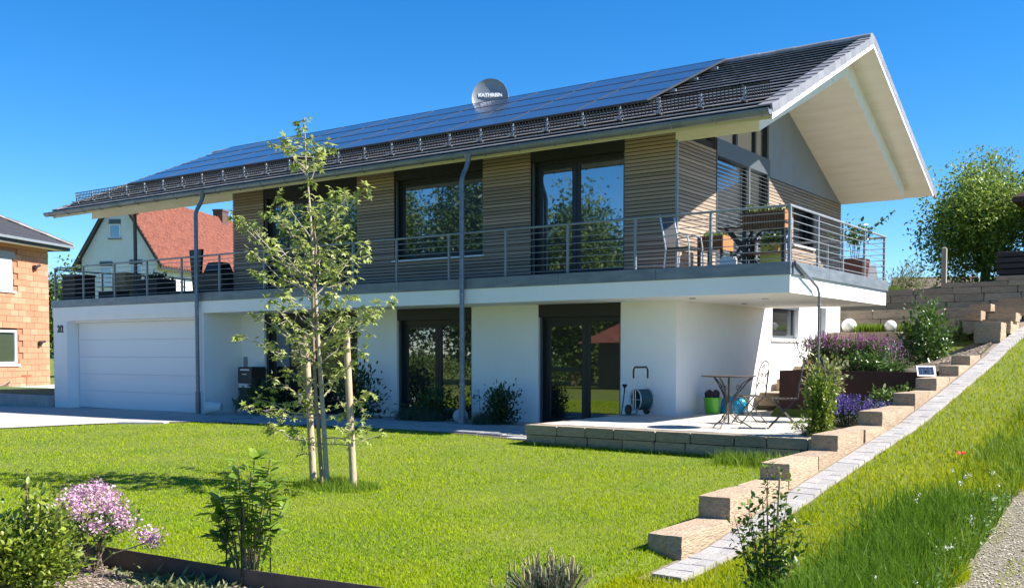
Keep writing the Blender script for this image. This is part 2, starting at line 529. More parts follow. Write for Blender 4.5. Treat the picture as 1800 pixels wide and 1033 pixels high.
boards_gable(7.13, 8.5, 3.0, 4.0, gp2)
boards_gable(7.13, 8.5, 4.86, 5.3, gp2)
boards_gable(8.5, BYK, 3.0, 5.3, gp2)
bx('corner_trim', galv, H, WX - .03, WX + .012, WY - .012, WY + .03, 2.96, 5.33)
bx('base_flashing', zinc, H, 6.2, WX - .002, WY - .006, WY + .03, 2.9, 2.998)

# ---- grey gable panels under the soffit (two sheets with a joint) and clerestory
def under(y): return 5.295 + .42 * (RY - abs(RY - y) - WY)          # underside of the thick roof layer
for a, b in ((5.62, 7.13), (7.136, BYK - .01)):
    MB().extrude([(WX - .03, a, 5.303), (WX - .03, b, 5.303), (WX - .03, b, under(b) + .02)] + ([(WX - .03, RY, under(RY) + .02)] if a < RY < b else []) + [(WX - .03, a, under(a) + .02)],
                 (.022, 0, 0)).build('gable_panel', panel_grey, H)
bx('panel_trim', panel_grey, H, WX - .03, WX + .012, 5.56, 5.618, 5.28, under(5.6))

# ---- windows and doors
def pane(parent, m, x0, x1, y, z0, z1):
    return bx('pane', m, parent, x0, x1, y, y + .02, z0, z1)
def framed(parent, x0, x1, y, z0, z1, w, gm, name='leaf', fm=None):
    """a frame of width w with a pane, as child(ren) of the window"""
    fm = fm or anthr
    mb = MB()
    mb.box(x0, x0 + w, y, y + .07, z0, z1); mb.box(x1 - w, x1, y, y + .07, z0, z1)
    mb.box(x0 + w, x1 - w, y, y + .07, z0, z0 + w); mb.box(x0 + w, x1 - w, y, y + .07, z1 - w, z1)
    f = mb.build(name, fm, parent)
    p = bx('pane', gm, parent, x0 + w, x1 - w, y + .03, y + .05, z0 + w, z1 - w)
    return f, p
def opening(name, x0, x1, z0, z1, boxh, y=WY + .16, label=None):
    """outer frame mesh = the window part, with a shutter box over it"""
    mb = MB(); w = .06
    mb.box(x0, x0 + w, y - .02, y + .1, z0, z1 - boxh); mb.box(x1 - w, x1, y - .02, y + .1, z0, z1 - boxh)
    mb.box(x0 + w, x1 - w, y - .02, y + .1, z0, z0 + w); mb.box(x0 + w, x1 - w, y - .02, y + .1, z1 - boxh - w, z1 - boxh)
    o = mb.build(name, anthr, H)
    bx('shutter_box', anthr, o, x0 + .002, x1 - .002, WY + .02, y + .1, z1 - boxh + .002, z1)
    for xx in (x0 + .02, x1 - .05):
        bx('shutter_rail', anthr2, o, xx, xx + .03, WY + .05, WY + .10, z0, z1 - boxh)
    return o
# upper left door pair
o = opening('balcony_door', 7.32, 10.46, 3.0, 5.5, .27)
framed(o, 7.38, 8.62, WY + .17, 3.06, 5.17, .10, pane_up)
framed(o, 8.63, 10.40, WY + .17, 3.06, 5.17, .07, pane_up)
# upper middle window
o = opening('window', 11.56, 14.0, 3.53, 5.5, .24)
framed(o, 11.62, 13.94, WY + .17, 3.59, 5.2, .08, pane_up)
bx('sill', white_board, o, 11.53, 14.03, WY - .05, WY + .14, 3.49, 3.528)
# upper right door
o = opening('balcony_door', 15.17, 17.29, 3.0, 5.55, .28)
framed(o, 15.23, 16.14, WY + .17, 3.06, 5.21, .10, pane_up)
framed(o, 16.15, 17.23, WY + .17, 3.06, 5.21, .06, pane_up)
# ground floor doors
o = opening('patio_door', 7.32, 10.45, .05, 2.46, .24)
framed(o, 7.38, 8.85, WY + .17, .11, 2.16, .09, pane_m)
framed(o, 8.86, 10.39, WY + .17, .11, 2.16, .07, pane_m)
o = opening('patio_door', 11.63, 13.70, .15, 2.46, .24)
framed(o, 11.69, 12.68, WY + .17, .21, 2.16, .10, pane_m)
framed(o, 12.69, 13.64, WY + .17, .21, 2.16, .06, pane_m)
o = opening('patio_door', 15.36, 17.22, .05, 2.46, .24)
f, p = framed(o, 15.42, 16.38, WY + .17, .11, 2.16, .11, pane_m)
bx('mid_rail', anthr, f, 15.53, 16.27, WY + .165, WY + .235, 1.16, 1.24)
framed(o, 16.39, 17.16, WY + .17, .11, 2.16, .05, pane_m)
# thresholds
# gable windows (ground floor)
def gable_win(name, y0, y1, z0, z1, x, fm, w, sill=True):
    mb = MB()
    mb.box(x - .08, x, y0, y0 + w, z0, z1); mb.box(x - .08, x, y1 - w, y1, z0, z1)
    mb.box(x - .08, x, y0 + w, y1 - w, z0, z0 + w); mb.box(x - .08, x, y0 + w, y1 - w, z1 - w, z1)
    o = mb.build(name, fm, H)
    bx('pane', pane_m, o, x - .05, x - .03, y0 + w, y1 - w, z0 + w, z1 - w)
    if sill: bx('sill', white_board, o, WX - .02, WX + .05, y0 - .08, y1 + .08, z0 - .07, z0 - .002)
    return o
o = gable_win('window', 5.87, 7.55, 1.84, 2.62, WX - .10, anthr2, .08)
MB().box(WX - .14, WX - .07, 6.0, 7.0, 1.93, 2.5).build('casement', anthr, o)
bx('pane', pane_m, o, WX - .069, WX - .06, 6.1, 6.9, 2.02, 2.42)
bx('shutter_box', anthr2, o, WX - .1, WX + .012, 5.87, 7.55, 2.5, 2.62)
gable_win('window', 9.0, 9.5, 1.84, 2.62, WX - .12, anthr2, .08)
# upper gable window with closed slatted blind
o = gable_win('window', 7.13, 8.5, 4.0, 4.84, WX - .12, anthr, .05, False)
bx('sill', white_board, o, WX - .05, WX + .05, 7.10, 8.53, 3.955, 3.998)
bx('blind_guide', anthr, o, WX - .06, WX + .014, 8.40, 8.5, 4.0, 4.86)
for i in range(10):
    MB().hexa([(WX - .07, 7.15, 4.04 + i * .08), (WX - .02, 7.15, 4.02 + i * .08), (WX - .02, 8.40, 4.02 + i * .08), (WX - .07, 8.40, 4.04 + i * .08),
               (WX - .07, 7.15, 4.044 + i * .08), (WX - .02, 7.15, 4.024 + i * .08), (WX - .02, 8.40, 4.024 + i * .08), (WX - .07, 8.40, 4.044 + i * .08)]).build('slat', anthr, o)
# large gable glazing with outside venetian blind
gz_o = MB()
for a, b in ((2.86, 2.93), (4.48, 4.54), (5.55, 5.62)): gz_o.box(WX - .14, WX - .06, a, b, 2.96, 5.33)
gz_o.box(WX - .14, WX - .06, 2.93, 5.55, 2.96, 3.02)
big = gz_o.build('gable_glazing', anthr, H)
bx('pane', pane_m, big, WX - .12, WX - .10, 2.93, 4.48, 3.02, 5.33)
bx('pane', pane_m, big, WX - .12, WX - .10, 4.54, 5.55, 3.02, 5.33)
bx('blind_box', anthr2, big, WX - .14, WX + .02, 2.86, 5.62, 5.33, 5.66)
blind_m = mat('blind_slat', (.42, .45, .47), .35, .5)
slat = unit_block('slat', blind_m, 0)
for i in range(29):
    zz = 3.03 + i * .079
    for a, b in ((2.9, 4.50), (4.53, 5.56)):
        piece('slat', slat, big, (WX - .015, (a + b) / 2, zz), (.062, b - a, .004), (0, R(20), 0))
for yy in (2.88, 4.515, 5.58):
    bx('blind_guide', anthr2 if yy != 4.515 else galv, big, WX - .03, WX + .012, yy - .014, yy + .014, 2.96, 5.33)
# clerestory over the blind box
ce = MB()
ce.extrude([(WX - .10, 2.9, 5.66), (WX - .10, 5.56, 5.66), (WX - .10, 5.56, under(5.56)), (WX - .10, 2.9, under(2.9))], (.02, 0, 0))
cl = ce.build('clerestory', glass_mat('clerestory_glass', (.02, .025, .03), .35), H)
for yy in (2.88, 3.9, 4.9, 5.5):
    bx('mullion', anthr, cl, WX - .13, WX - .04, yy, yy + (.09 if yy < 5.4 else .06), 5.662, under(yy) + .05)

# ---- garage door of five panels
gd = bx('garage_door', black, H, .60, 6.2, .40, .44, .0, 2.4)
for i in range(5):
    bx('panel', door_white, gd, .68, 6.16, .36, .398, .03 + i * .46, .03 + i * .46 + .456, .002)
bx('door_header', white_board, H, .662, 6.178, .22, .40, 2.33, 2.379)
# house number
def text_mesh(txt, size, depth, m, name, parent, loc, rot, sx=1.0, font_bold=.0):
    cu = bpy.data.curves.new(name, 'FONT'); cu.body = txt; cu.size = size; cu.extrude = depth; cu.offset = font_bold
    cu.align_x = 'CENTER'; cu.align_y = 'CENTER'
    ob = bpy.data.objects.new(name, cu); COL.objects.link(ob)
    bpy.context.view_layer.update()
    me = bpy.data.meshes.new_from_object(ob.evaluated_get(bpy.context.evaluated_depsgraph_get()))
    bpy.data.objects.remove(ob)
    o2 = bpy.data.objects.new(name, me); COL.objects.link(o2)
    me.materials.clear(); me.materials.append(m)
    o2.location = loc; o2.rotation_euler = rot; o2.scale = (sx, 1, 1)
    o2.parent = parent
    return o2
text_mesh('2/2', .27, .008, black, 'house_number', H, (.36, .008, 2.16), (R(90), 0, 0), .82, .006)

# ---- roof
roof = MB()
sec = [(.36, rz(.36) - .06), (RY, RZ - .06), (11.15, rz(11.15) - .06), (11.15, rz(11.15) - .22), (RY, RZ - .22), (.36, rz(.36) - .22)]
roof.extrude([(-.36, y, z) for y, z in sec], (20.78, 0, 0))
RO = roof.build('roof', soffit_m, H)
for xa, xb, yf in ((.1, 6.2, WY), (6.202, WX - .04, WY + .31), (WX - .038, 19.89, WY)):
    MB().extrude([(xa, yf, rz(yf) - .222), (xa, RY, RZ - .222), (xa, BYK, rz(BYK) - .222), (xa, BYK, under(BYK)), (xa, RY, under(RY)), (xa, yf, under(yf))], (xb - xa, 0, 0)).build('roof_lining', soffit_m, RO)
for x in (20.421, -.391):
    for s_ in (0, 1):
        ya, yb = (.30, RY) if s_ == 0 else (RY, 11.2)
        MB().extrude([(x, ya, rz(ya) - .05), (x, yb, rz(yb) - .05), (x, yb, rz(yb) - .215), (x, ya, rz(ya) - .215)], (.03, 0, 0)).build('verge_board', white_board, RO)
NCO = 18; CP = (RY - .30) / NCO
def tile_course(i, front=True):
    mb = MB()
    y0 = .28 + i * CP; y1 = min(y0 + CP + .10, RY)
    rr = random.Random(100 + i)
    xs_ = [-.36] + list(np.arange(-.36 + (.15 if i % 2 else .3), 20.3, .30)) + [20.42]
    if not front: xs_ = [-.36, 20.42]
    for a, b in zip(xs_, xs_[1:]):
        t = rr.uniform(-.001, .001)
        za, zb = rz(y0) + .032 + t, rz(y1) - .03 + t
        ya, yb = (y0, y1) if front else (2 * RY - y0, 2 * RY - y1)
        p = [(a + .001, ya, za - .016), (b - .002, ya, za - .016), (b - .002, yb, zb - .014), (a + .002, yb, zb - .014),
             (a + .002, ya, za), (b - .002, ya, za), (b - .002, yb, zb), (a + .002, yb, zb)]
        if not front: p = [p[3], p[2], p[1], p[0], p[7], p[6], p[5], p[4]]
        mb.hexa(p)
    return mb.build('tile_course', tile_m, RO)
for i in range(NCO):
    tile_course(i); tile_course(i, False)
vt = MB(); vt.box(.06, .12, 0, CP + .02, -.115, .02); vt.box(-.30, .12, 0, CP + .02, .020, .034)
vme = vt.build('verge_tile', tile_m, RO); vmesh = vme.data
bpy.data.objects.remove(vme)
ang = math.atan(RS)
for i in range(NCO):
    y0 = .28 + i * CP
    piece('verge_tile', vmesh, RO, (20.385, y0, rz(y0) + .008), (.62, 1 / math.cos(ang), 1), (ang - .05, 0, 0))
    piece('verge_tile', vmesh, RO, (20.385, 2 * RY - y0, rz(y0) + .008), (.62, -1 / math.cos(ang), 1), (-ang + .05, 0, 0))
    piece('verge_tile', vmesh, RO, (-.325, y0, rz(y0) + .008), (-.62, 1 / math.cos(ang), 1), (ang - .05, 0, 0))
rc = MB()
pr = [(.14 * math.cos(R(a)), .10 * math.sin(R(a))) for a in range(-10, 191, 20)]
rc.extrude([(0, y, z) for y, z in pr], (.40, 0, 0))
rcm = rc.build('ridge_cap', tile_m, RO).data
first = [o for o in RO.children if o.name.startswith('ridge_cap')][0]
first.location = (-.38, RY, RZ - .02)
for k in range(1, 52):
    piece('ridge_cap', rcm, RO, (-.38 + k * .4, RY, RZ - .02 + (.004 if k % 2 else 0)))
# gutter
gx0, gx1 = -.5, 20.47
gpf = [(.16 + .088 * math.cos(R(a)), 5.385 + .088 * math.sin(R(a))) for a in range(180, 361, 20)]
gpi = [(.16 + .080 * math.cos(R(a)), 5.385 + .080 * math.sin(R(a))) for a in range(360, 179, -20)]
gt = MB().extrude([(gx0, y, z) for y, z in gpf + gpi], (gx1 - gx0, 0, 0))
gt.box(gx0, gx1, .063, .081, 5.378, 5.40); gt.hexa([(gx0 + .1, .235, 5.36), (gx1, .235, 5.36), (gx1, .40, 5.44), (gx0 + .1, .40, 5.44), (gx0 + .1, .235, 5.37), (gx1, .235, 5.37), (gx1, .40, 5.45), (gx0 + .1, .40, 5.45)])
gt.extrude([(gx0, y, z) for y, z in gpf], (.01, 0, 0)); gt.extrude([(gx1 - .01, y, z) for y, z in gpf], (.01, 0, 0))
gut = gt.build('gutter', zinc, H)
gbr = MB().tube([(0, .16 + .093 * math.cos(R(a)), 5.385 + .093 * math.sin(R(a))) for a in range(175, 366, 19)], .008, 5)
gbm = gbr.build('gutter_bracket', galv, gut); gbm.location.x = -.2
for k in range(1, 27): piece('gutter_bracket', gbm.data, gut, (-.2 + k * .79, 0, 0))
# snow guards
sg = MB(); sh = .25
for k in range(11): sg.box(k * .0725, k * .0725 + .014, -.006, .006, 0, sh)
for z in (0, .08, .155, sh - .02): sg.box(-.02, .76, -.012, .012, z, z + .016)
sgm = None
for k in range(26):
    x = -.12 + k * .795; fx_ = 1 if k < 25 else .6
    yy = .86; zz = rz(yy) + .05
    if sgm is None:
        o0 = sg.build('snow_guard', black, RO); sgm = o0.data; o0.location = (x, yy, zz); o0.rotation_euler.x = R(8)
    else: piece('snow_guard', sgm, RO, (x, yy, zz), (fx_, 1, 1), (R(8), 0, 0))
sb = MB().box(-.016, .016, -.035, -.014, -.05, .20); sb.box(-.03, .03, -.16, .30, -.055, -.035); sb.tube([(0, -.02, .20), (0, .14, -.02)], .008, 5)
sbm = sb.build('snow_guard_bracket', galv, RO); sbm.location = (-.10, .86, rz(.86) + .075)
for k in range(1, 26): piece('snow_guard_bracket', sbm.data, RO, (-.10 + k * .795 - .02, .86, rz(.86) + .075))
# downpipes
def downpipe(x, y, z0, top):
    mb = MB().tube([(x, .105, 5.32), (x, .10, 5.20), (x, .05, 5.08), (x, y + .05, 4.94), (x, y, 4.82), (x, y, z0)], .047, 12)
    o = mb.build('downpipe', zinc, H, smooth=True)
    MB().lathe([(.085, .10), (.055, 0), (.052, -.03)][::-1], 12, (x, .105, 5.24)).build('outlet', zinc, o, smooth=True)
    MB().lathe([(.062, 0), (.062, .55)], 12, (x, y, z0)).build('standpipe', zinc, o, smooth=True)
    for zz in (2.62, .9): MB().lathe([(.06, 0), (.06, .03)], 12, (x, y, zz)).build('pipe_clip', galv, o)
    return o
downpipe(14.44, -.09, .13, 0); downpipe(6.40, -.09, .04, 0)
mb = MB().tube([(20.94, .04, 2.94), (20.955, .15, 2.90), (20.96, 1.06, 2.60), (20.96, 1.15, 2.5), (20.96, 1.15, .5)], .022, 8)
o = mb.build('downpipe', zinc, H, smooth=True)
for zz in (2.3, 1.75): MB().lathe([(.03, 0), (.03, .03)], 10, (20.96, 1.15, zz)).build('pipe_clip', galv, o)
# steel post carrying the roof over the garage terrace
MB().lathe([(.11, 0), (.11, .015), (.05, .016), (.05, 2.42), (.11, 2.421), (.11, 2.435)], 14, (1.87, 1.35, 2.9)).build('roof_post', anthr2, H)

# ---- solar panels, four rows of ten
pl = MB(); PW, PH = 1.66, 1.0
pl.box(0, PW, 0, .018, 0, .04); pl.box(0, PW, PH - .018, PH, 0, .04); pl.box(0, .018, .018, PH - .018, 0, .04); pl.box(PW - .018, PW, .018, PH - .018, 0, .04)
pfm = mat('panel_frame', (.055, .06, .07), .4, .3)
pvl = mat('cell_line', (.35, .38, .45), .4)
PVF = None
for r_ in range(4):
    for c_ in range(10):
        y = 1.98 + r_ * (1.015 * math.cos(ang)); x = .62 + c_ * 1.672
        z = rz(y) + .10
        if PVF is None:
            PVF = pl.build('solar_panel', pfm, H); f = PVF; f.location = (x, y, z); f.rotation_euler.x = ang
            GL = bx('cell_sheet', pv_m, f, .018, PW - .018, .018, PH - .018, .022, .034); GLm = GL.data
        else:
            f = piece('solar_panel', PVF.data, H, (x, y, z), (1, 1, 1), (ang, 0, 0))
            piece('cell_sheet', GLm, f, (0, 0, 0))
for y in (2.3, 3.0, 4.0, 5.0):
    MB().box(.5, 17.42, y, y + .04, rz(y) + .04, rz(y) + .09).build('mounting_rail', galv, H)

# ---- railings
post_m = unit_block('post', galv, 0)
def railing(pts, posts, nbars, ztop, zbot, r=.021):
    top = MB().tube([(x, y, ztop) for x, y in pts], r, 10).build('railing', galv, H, smooth=True)
    for i in range(nbars):
        z = zbot + .06 + i * (ztop - zbot - .05) / nbars
        MB().tube([(x, y, z) for x, y in pts], .007, 6).build('bar', galv, top)
    for x, y in posts: piece('post', post_m, top, (x, y, (ztop - .01 + 2.86) / 2), (.04, .04, ztop - .01 - 2.86))
    return top
fx = [.0, 1.41, 2.83, 4.23, 5.62, 7.04, 8.61, 10.23, 11.4, 12.62, 13.99, 15.36, 16.74, 18.11, 19.51, 20.88]
railing([(.02, .06), (20.86, .06), (20.86, 5.44)], [(max(x, .04), .075) for x in fx[:-1]] + [(20.84, .08), (20.84, 1.41), (20.84, 2.75), (20.84, 4.07), (20.84, 5.42)], 7, 3.83, 2.95)
railing([(20.84, 5.44), (WX + .08, 5.44)], [(19.7, 5.42)], 7, 3.82, 2.95)
railing([(.03, .08), (.03, 5.72), (6.1, 5.72)], [(.05, 1.5), (.05, 2.9), (.05, 4.3), (.05, 5.7), (1.55, 5.7), (3.05, 5.7), (4.55, 5.7), (6.05, 5.7)], 6, 3.80, 2.95, .02)

# ---- satellite dish behind the ridge panels
D = thing('satellite_dish', 'grey round satellite dish with white lettering behind the solar panels', 'satellite dish', (10.42, 6.25, rz(6.25) - .06), R(31)); D.scale = (1.12, 1.12, 1.12)
dm = mat('dish_grey', (.20, .22, .25), .4, .2)
db = MB(); n = 40
rings = []
for k, (rr_, dd) in enumerate([(.0, 0.075), (.15, .070), (.30, .05), (.40, .02), (.43, 0.0), (.435, .012)]):
    rings.append([(rr_ * math.cos(2 * math.pi * i / n), dd, rr_ * 1.04 * math.sin(2 * math.pi * i / n)) for i in range(n)])
vs = [p for g_ in rings for p in g_]; fs = []
for a in range(len(rings) - 1):
    for i in range(n): fs.append((a * n + i, a * n + (i + 1) % n, (a + 1) * n + (i + 1) % n, (a + 1) * n + i))
db.add(vs, fs)
bk = [(x, y + .02, z) for x, y, z in vs]; db.add(bk, [q[::-1] for q in fs])
ro = db.build('reflector', dm, D, (0, -.05, .48), smooth=True); ro.rotation_euler = (R(-10), 0, 0)
text_mesh('KATHREIN', .118, .004, white_board, 'lettering', ro, (0, .040, .05), (R(90), 0, 0), 1.02, .005)
MB().tube([(0, .05, -.05), (0, .05, .55)], .025, 8).build('mast', galv, D)
MB().tube([(0, -.06, .02), (0.02, -.25, .08), (.02, -.40, .16)], .014, 6).build('feed_arm', galv, D)
MB().box(-.035, .035, -.45, -.38, .13, .21).build('receiver', black, D, bevel=.006)
# ================================================================== DRIVEWAY, PATH, PATIO, WALLS
drive_m = mat('driveway_concrete', (.42, .40, .37), .85, col2=(.34, .325, .30), scale=1.5, bump=.2, bscale=50)
paver_m = mat('paver_stone', (.40, .39, .38), .85, col2=(.30, .29, .28), scale=8, rnd=.12, bump=.25, bscale=40)
slab_m = mat('patio_slab', (.50, .465, .41), .85, col2=(.42, .39, .34), scale=5, rnd=.06, bump=.2, bscale=40)

dcol = [(-30, -9), (-12, -9), (-2, -9.0), (0, -8.8), (2.4, -8.6), (4.8, -8.2), (6.2, -6.0), (6.85, -4.6), (7.4, -3.3), (8.0, -2.7), (8.9, -2.15)]
V = []; F = []; NR = 8
for i, (x, yn) in enumerate(dcol):
    yf = .40 if x < 6.19 else (-.02 if x < 6.6 else 1.1)
    if x > 7.3: yf = 1.1
    for j in range(NR + 1):
        y = yn + (yf - yn) * j / NR
        V.append((x, y, float(gz(x, y)) + .002))
for i in range(len(dcol) - 1):
    for j in range(NR):
        q0 = i * (NR + 1) + j; F.append((q0, q0 + NR + 1, q0 + NR + 2, q0 + 1))
tag(MB().add(V, F).build('driveway', drive_m), kind='structure')
# paved path along the facade
def front_edge(x): return np.interp(x, [8.9, 11, 13.3, 15.5, 17.4], [-2.1, -1.80, -1.62, -1.64, -1.86])
PV_, PF_ = [], []
for i, x in enumerate(np.linspace(8.9, 17.4, 12)):
    PV_ += [(x, float(front_edge(x)) - .02, float(yard(x)) - .012), (x, WY + .1, float(yard(x)) - .012)]
    if i: PF_.append((2 * i - 2, 2 * i, 2 * i + 1, 2 * i - 1))
pathb = MB().add(PV_, PF_).build('path', soil); tag(pathb, kind='structure')
pv_u = unit_block('paver', paver_m, .02)
for k in range(18):
    for j in range(13):
        x = 9.15 + k * .5 + (.25 if j % 2 else 0); y = WY - .13 - j * .245
        if x > 17.25 or y - .11 < front_edge(x): continue
        piece('paver', pv_u, pathb, (x, y, float(yard(x)) - .02 + random.uniform(-.004, .004)), (.486, .230, .06))
sl_ = MB().box(-.5, .5, -.13, .13, -.05, .02).build('stepping_slab', paver_m, None, (8.1, -2.75, .075), bevel=.012)
tag(sl_, 'pale stone slab lying at the lawn edge by the garage', 'slab'); sl_.rotation_euler.z = R(30)
# low concrete edge and bed left of the garage
lcw = MB().box(-7.0, -.35, -.12, .10, -.15, .32).box(-.35, -.15, -.12, 1.6, -.15, .32).build('retaining_wall', concrete, bevel=.01)
tag(lcw, 'low concrete retaining wall left of the garage', 'wall')
bx('planted_strip', mat('dark_turf', (.05, .09, .02), .95, col2=(.07, .12, .03), scale=6, bump=.5), None, -16, -.36, .11, 4.2, -.1, .26)
tag(bpy.data.objects['planted_strip'], kind='structure')

# ---- patio with two courses of stone blocks along its edge
patio = bx('patio', concrete, None, 17.62, 22.2, -2.02, 3.4, -.1, .325); tag(patio, kind='structure')
ps = unit_block('patio_slab', slab_m, .008)
k = 0
for i in range(9):
    for j in range(11):
        x = 17.55 + .25 + i * .51; y = -2.03 + .25 + j * .5
        if x > 22.2 or (y > 1.0 and x < 18.62) or (y > 1.75 and x > 19.9): continue
        piece('patio_slab', ps, patio, (x, y, .362 + random.uniform(-.002, .002)), (.505, .495, .07))
blk = [unit_block('stone_block', stone_g, 0, .010, s, sub=3) for s in range(5)]
blkS = [unit_block('stone_block', stone_m, 0, .009, 20 + s, sub=3) for s in range(5)]
blkW = [unit_block('stone_block', mat('tan_wall_stone', (.44, .35, .25), .9, col2=(.30, .235, .165), scale=6, detail=8, rnd=.14, bump=.6, bscale=24), 0, .010, 40 + s, sub=3) for s in range(5)]
pw = thing('patio_wall', 'two course grey stone edge wall of the patio', 'wall', (17.4, -2.1, 0))
rr = random.Random(5)
def course_x(parent, x0, x1, y, z0, h, dpt, lens, meshes, ox, oy, oz=0):
    x = x0
    while x < x1 - .05:
        l = min(rr.uniform(*lens), x1 - x)
        if x1 - x - l < .15: l = x1 - x
        piece('stone_block', meshes[rr.randrange(len(meshes))], parent, (x + l / 2 - ox, y - oy + rr.uniform(-.008, .008), z0 + h / 2 - oz), (l - .008, dpt, h - .006), (0, 0, rr.uniform(-.006, .006)))
        x += l
course_x(pw, 17.42, 22.5, -2.12, .06, .175, .26, (.45, .62), blk, 17.4, -2.1)
course_x(pw, 17.40, 22.4, -2.125, .237, .155, .27, (.45, .75), blk, 17.4, -2.1)
for j in range(6):
    piece('stone_block', blk[j % 5], pw, (.13, .38 + j * .5, .312), (.26, .49, .15)); piece('stone_block', blk[(j + 2) % 5], pw, (.14, .38 + j * .5, .15), (.26, .49, .17))
sp = MB().add([(0, 0, 0), (.16, .05, 0), (.17, .05, .12), (0, 0, .04)], [(0, 1, 2, 3)]); sp.extrude([(0, 0, 0), (.16, .05, 0), (.17, .05, .12), (.0, 0, .04)], (.01, -.012, 0))
o = sp.build('edging_plate', galv, None, (21.15, -2.42, .08)); tag(o, 'small bent metal edging plate in front of the patio wall', 'plate')
o = MB().box(-.25, .25, -.05, .05, -.03, .03).build('edging_stone', concrete, None, (21.6, -2.42, .09), bevel=.01); tag(o, 'flat grey edging strip below the patio wall corner', 'edging')

# ---- stepped row of sandstone blocks up the bank, paver strip beside it
ST = thing('stepped_stone_wall', 'stepped row of sandstone blocks climbing the grass bank', 'stone wall', (22.85, -8.2, -.1))
YB = [-8.21, -7.24, -5.82, -4.29, -2.55, -.94, .34, 1.79, 2.64, 4.2]
ZB = [.09, .28, .445, .62, .80, .97, 1.15, 1.32, 1.48]
for i, zt in enumerate(ZB):
    y0, y1 = YB[i], YB[i + 1] + .28
    h = .25; w = .30
    n_ = 1 if (y1 - y0) < 1.45 else 2
    yy = y0
    for q in range(n_):
        l = (y1 - y0) / n_
        piece('stone_block', blkS[rr.randrange(5)], ST, (rr.uniform(-.01, .01), yy + l / 2 + 8.2, zt - h / 2 + .1), (w, l - .006, h), (0, 0, rr.uniform(-.012, .012)))
        piece('stone_block', blkS[rr.randrange(5)], ST, (.005, yy + l / 2 + 8.2 + .07, zt - h * 1.5 + .095), (w - .02, l - .008, h), (0, 0, rr.uniform(-.01, .01)))
        yy += l
ST2 = thing('stone_stairs', 'stacked sandstone blocks and steps at the top of the bank', 'stone steps', (22.9, 5.2, 1.5))
for x, y, z, sx, sy, sz in ((22.86, 5.15, 1.80, .46, .5, .2), (22.86, 5.17, 1.99, .46, .55, .19), (22.9, 6.0, 2.0, .5, 1.1, .24),
                            (22.45, 5.95, 2.02, .34, .5, .22), (22.35, 6.3, 2.25, .36, .5, .2), (22.40, 6.9, 2.42, .4, .5, .17),
                            (22.95, 6.0, 2.2, .5, .5, .17), (22.95, 6.9, 2.36, .55, .6, .17),
                            (22.62, 6.4, 2.1, .5, .4, .15), (22.75, 7.2, 2.28, .6, .5, .15), (22.9, 8.0, 2.50, .9, .6, .14), (23.0, 8.8, 2.62, 1.2, .6, .14)):
    piece('stone_block', blkS[rr.randrange(5)], ST2, (x - 22.9, y - 5.2, z - 1.5), (sx, sy, sz), (0, 0, rr.uniform(-.03, .03)))
strip = grid_mesh('paver_strip', np.array([22.97, 23.33]), np.arange(-8.9, 10, .3), lambda X, Y: bank(Y) - .01, mat('joint_sand', (.24, .195, .15), .95, col2=(.15, .12, .09), scale=12, bump=.6)); tag(strip, kind='structure')
pvw = mat('pale_paver', (.38, .36, .345), .85, col2=(.26, .245, .235), scale=7, rnd=.10, bump=.3, bscale=40)
pv_w = unit_block('paver', pvw, .02)
yy = -8.75
while yy < 9.0:
    xo = .22 * max(0, (yy - 4)) ** 1.4 * .35
    a = math.atan((bank(yy + .1) - bank(yy - .1)) / .2)
    for q in range(2):
        piece('paver', pv_w, strip, (23.135 + q * .122 + xo * .4, yy, bank(yy) + .0 + rr.uniform(-.003, .003)), (.117, .194, .06), (a, 0, rr.uniform(-.02, .02)))
    yy += .203

# ---- retaining walls at the back of the garden
def stone_wall(name, label, y, courses, parentloc):
    t = thing(name, label, 'wall', parentloc)
    for (x0, x1, z0, h, lens) in courses:
        course_x(t, x0, x1, y, z0, h, .34, lens, blkW, parentloc[0], parentloc[1], parentloc[2])
    return t
stone_wall('retaining_wall', 'low stone wall behind the pink flowers, white globes on top', 9.6, [(18.45, 20.75, 1.40, .2, (.5, .8)), (18.40, 20.70, 1.60, .2, (.6, .9)), (18.40, 20.70, 1.80, .22, (.7, 1.1))], (18.4, 9.6, 1.3))
stone_wall('retaining_wall', 'middle stone wall behind the two white globes', 11.0, [(18.2, 22.2, 1.9 + i * .235, .235, (.8, 1.2)) for i in range(3)], (18.2, 11, 1.8))
stone_wall('retaining_wall', 'highest stone wall stepping up to the right in front of the big tree', 13.0,
           [(17.0, 27.0, 2.45, .2, (.7, 1.1)), (17.0, 27.0, 2.65, .2, (.7, 1.1)), (17.2, 27, 2.85, .2, (.6, 1.0)), (18.9, 27, 3.05, .17, (.6, 1.0)), (20.3, 27, 3.22, .13, (.6, .9)), (21.62, 27, 3.35, .13, (.5, .8))], (17, 13, 2.3))
# stone steps in the passage between house and bed
for i in range(4):
    o = piece('stone_step', blkS[i], None, (19.1, 5.4 + i * 1.0, .55 + i * .26), (1.3, 1.0, .28))
    tag(o, ['lowest', 'second', 'third', 'top'][i] + ' sandstone step beside the white gable wall', 'step', 'garden steps by the gable')
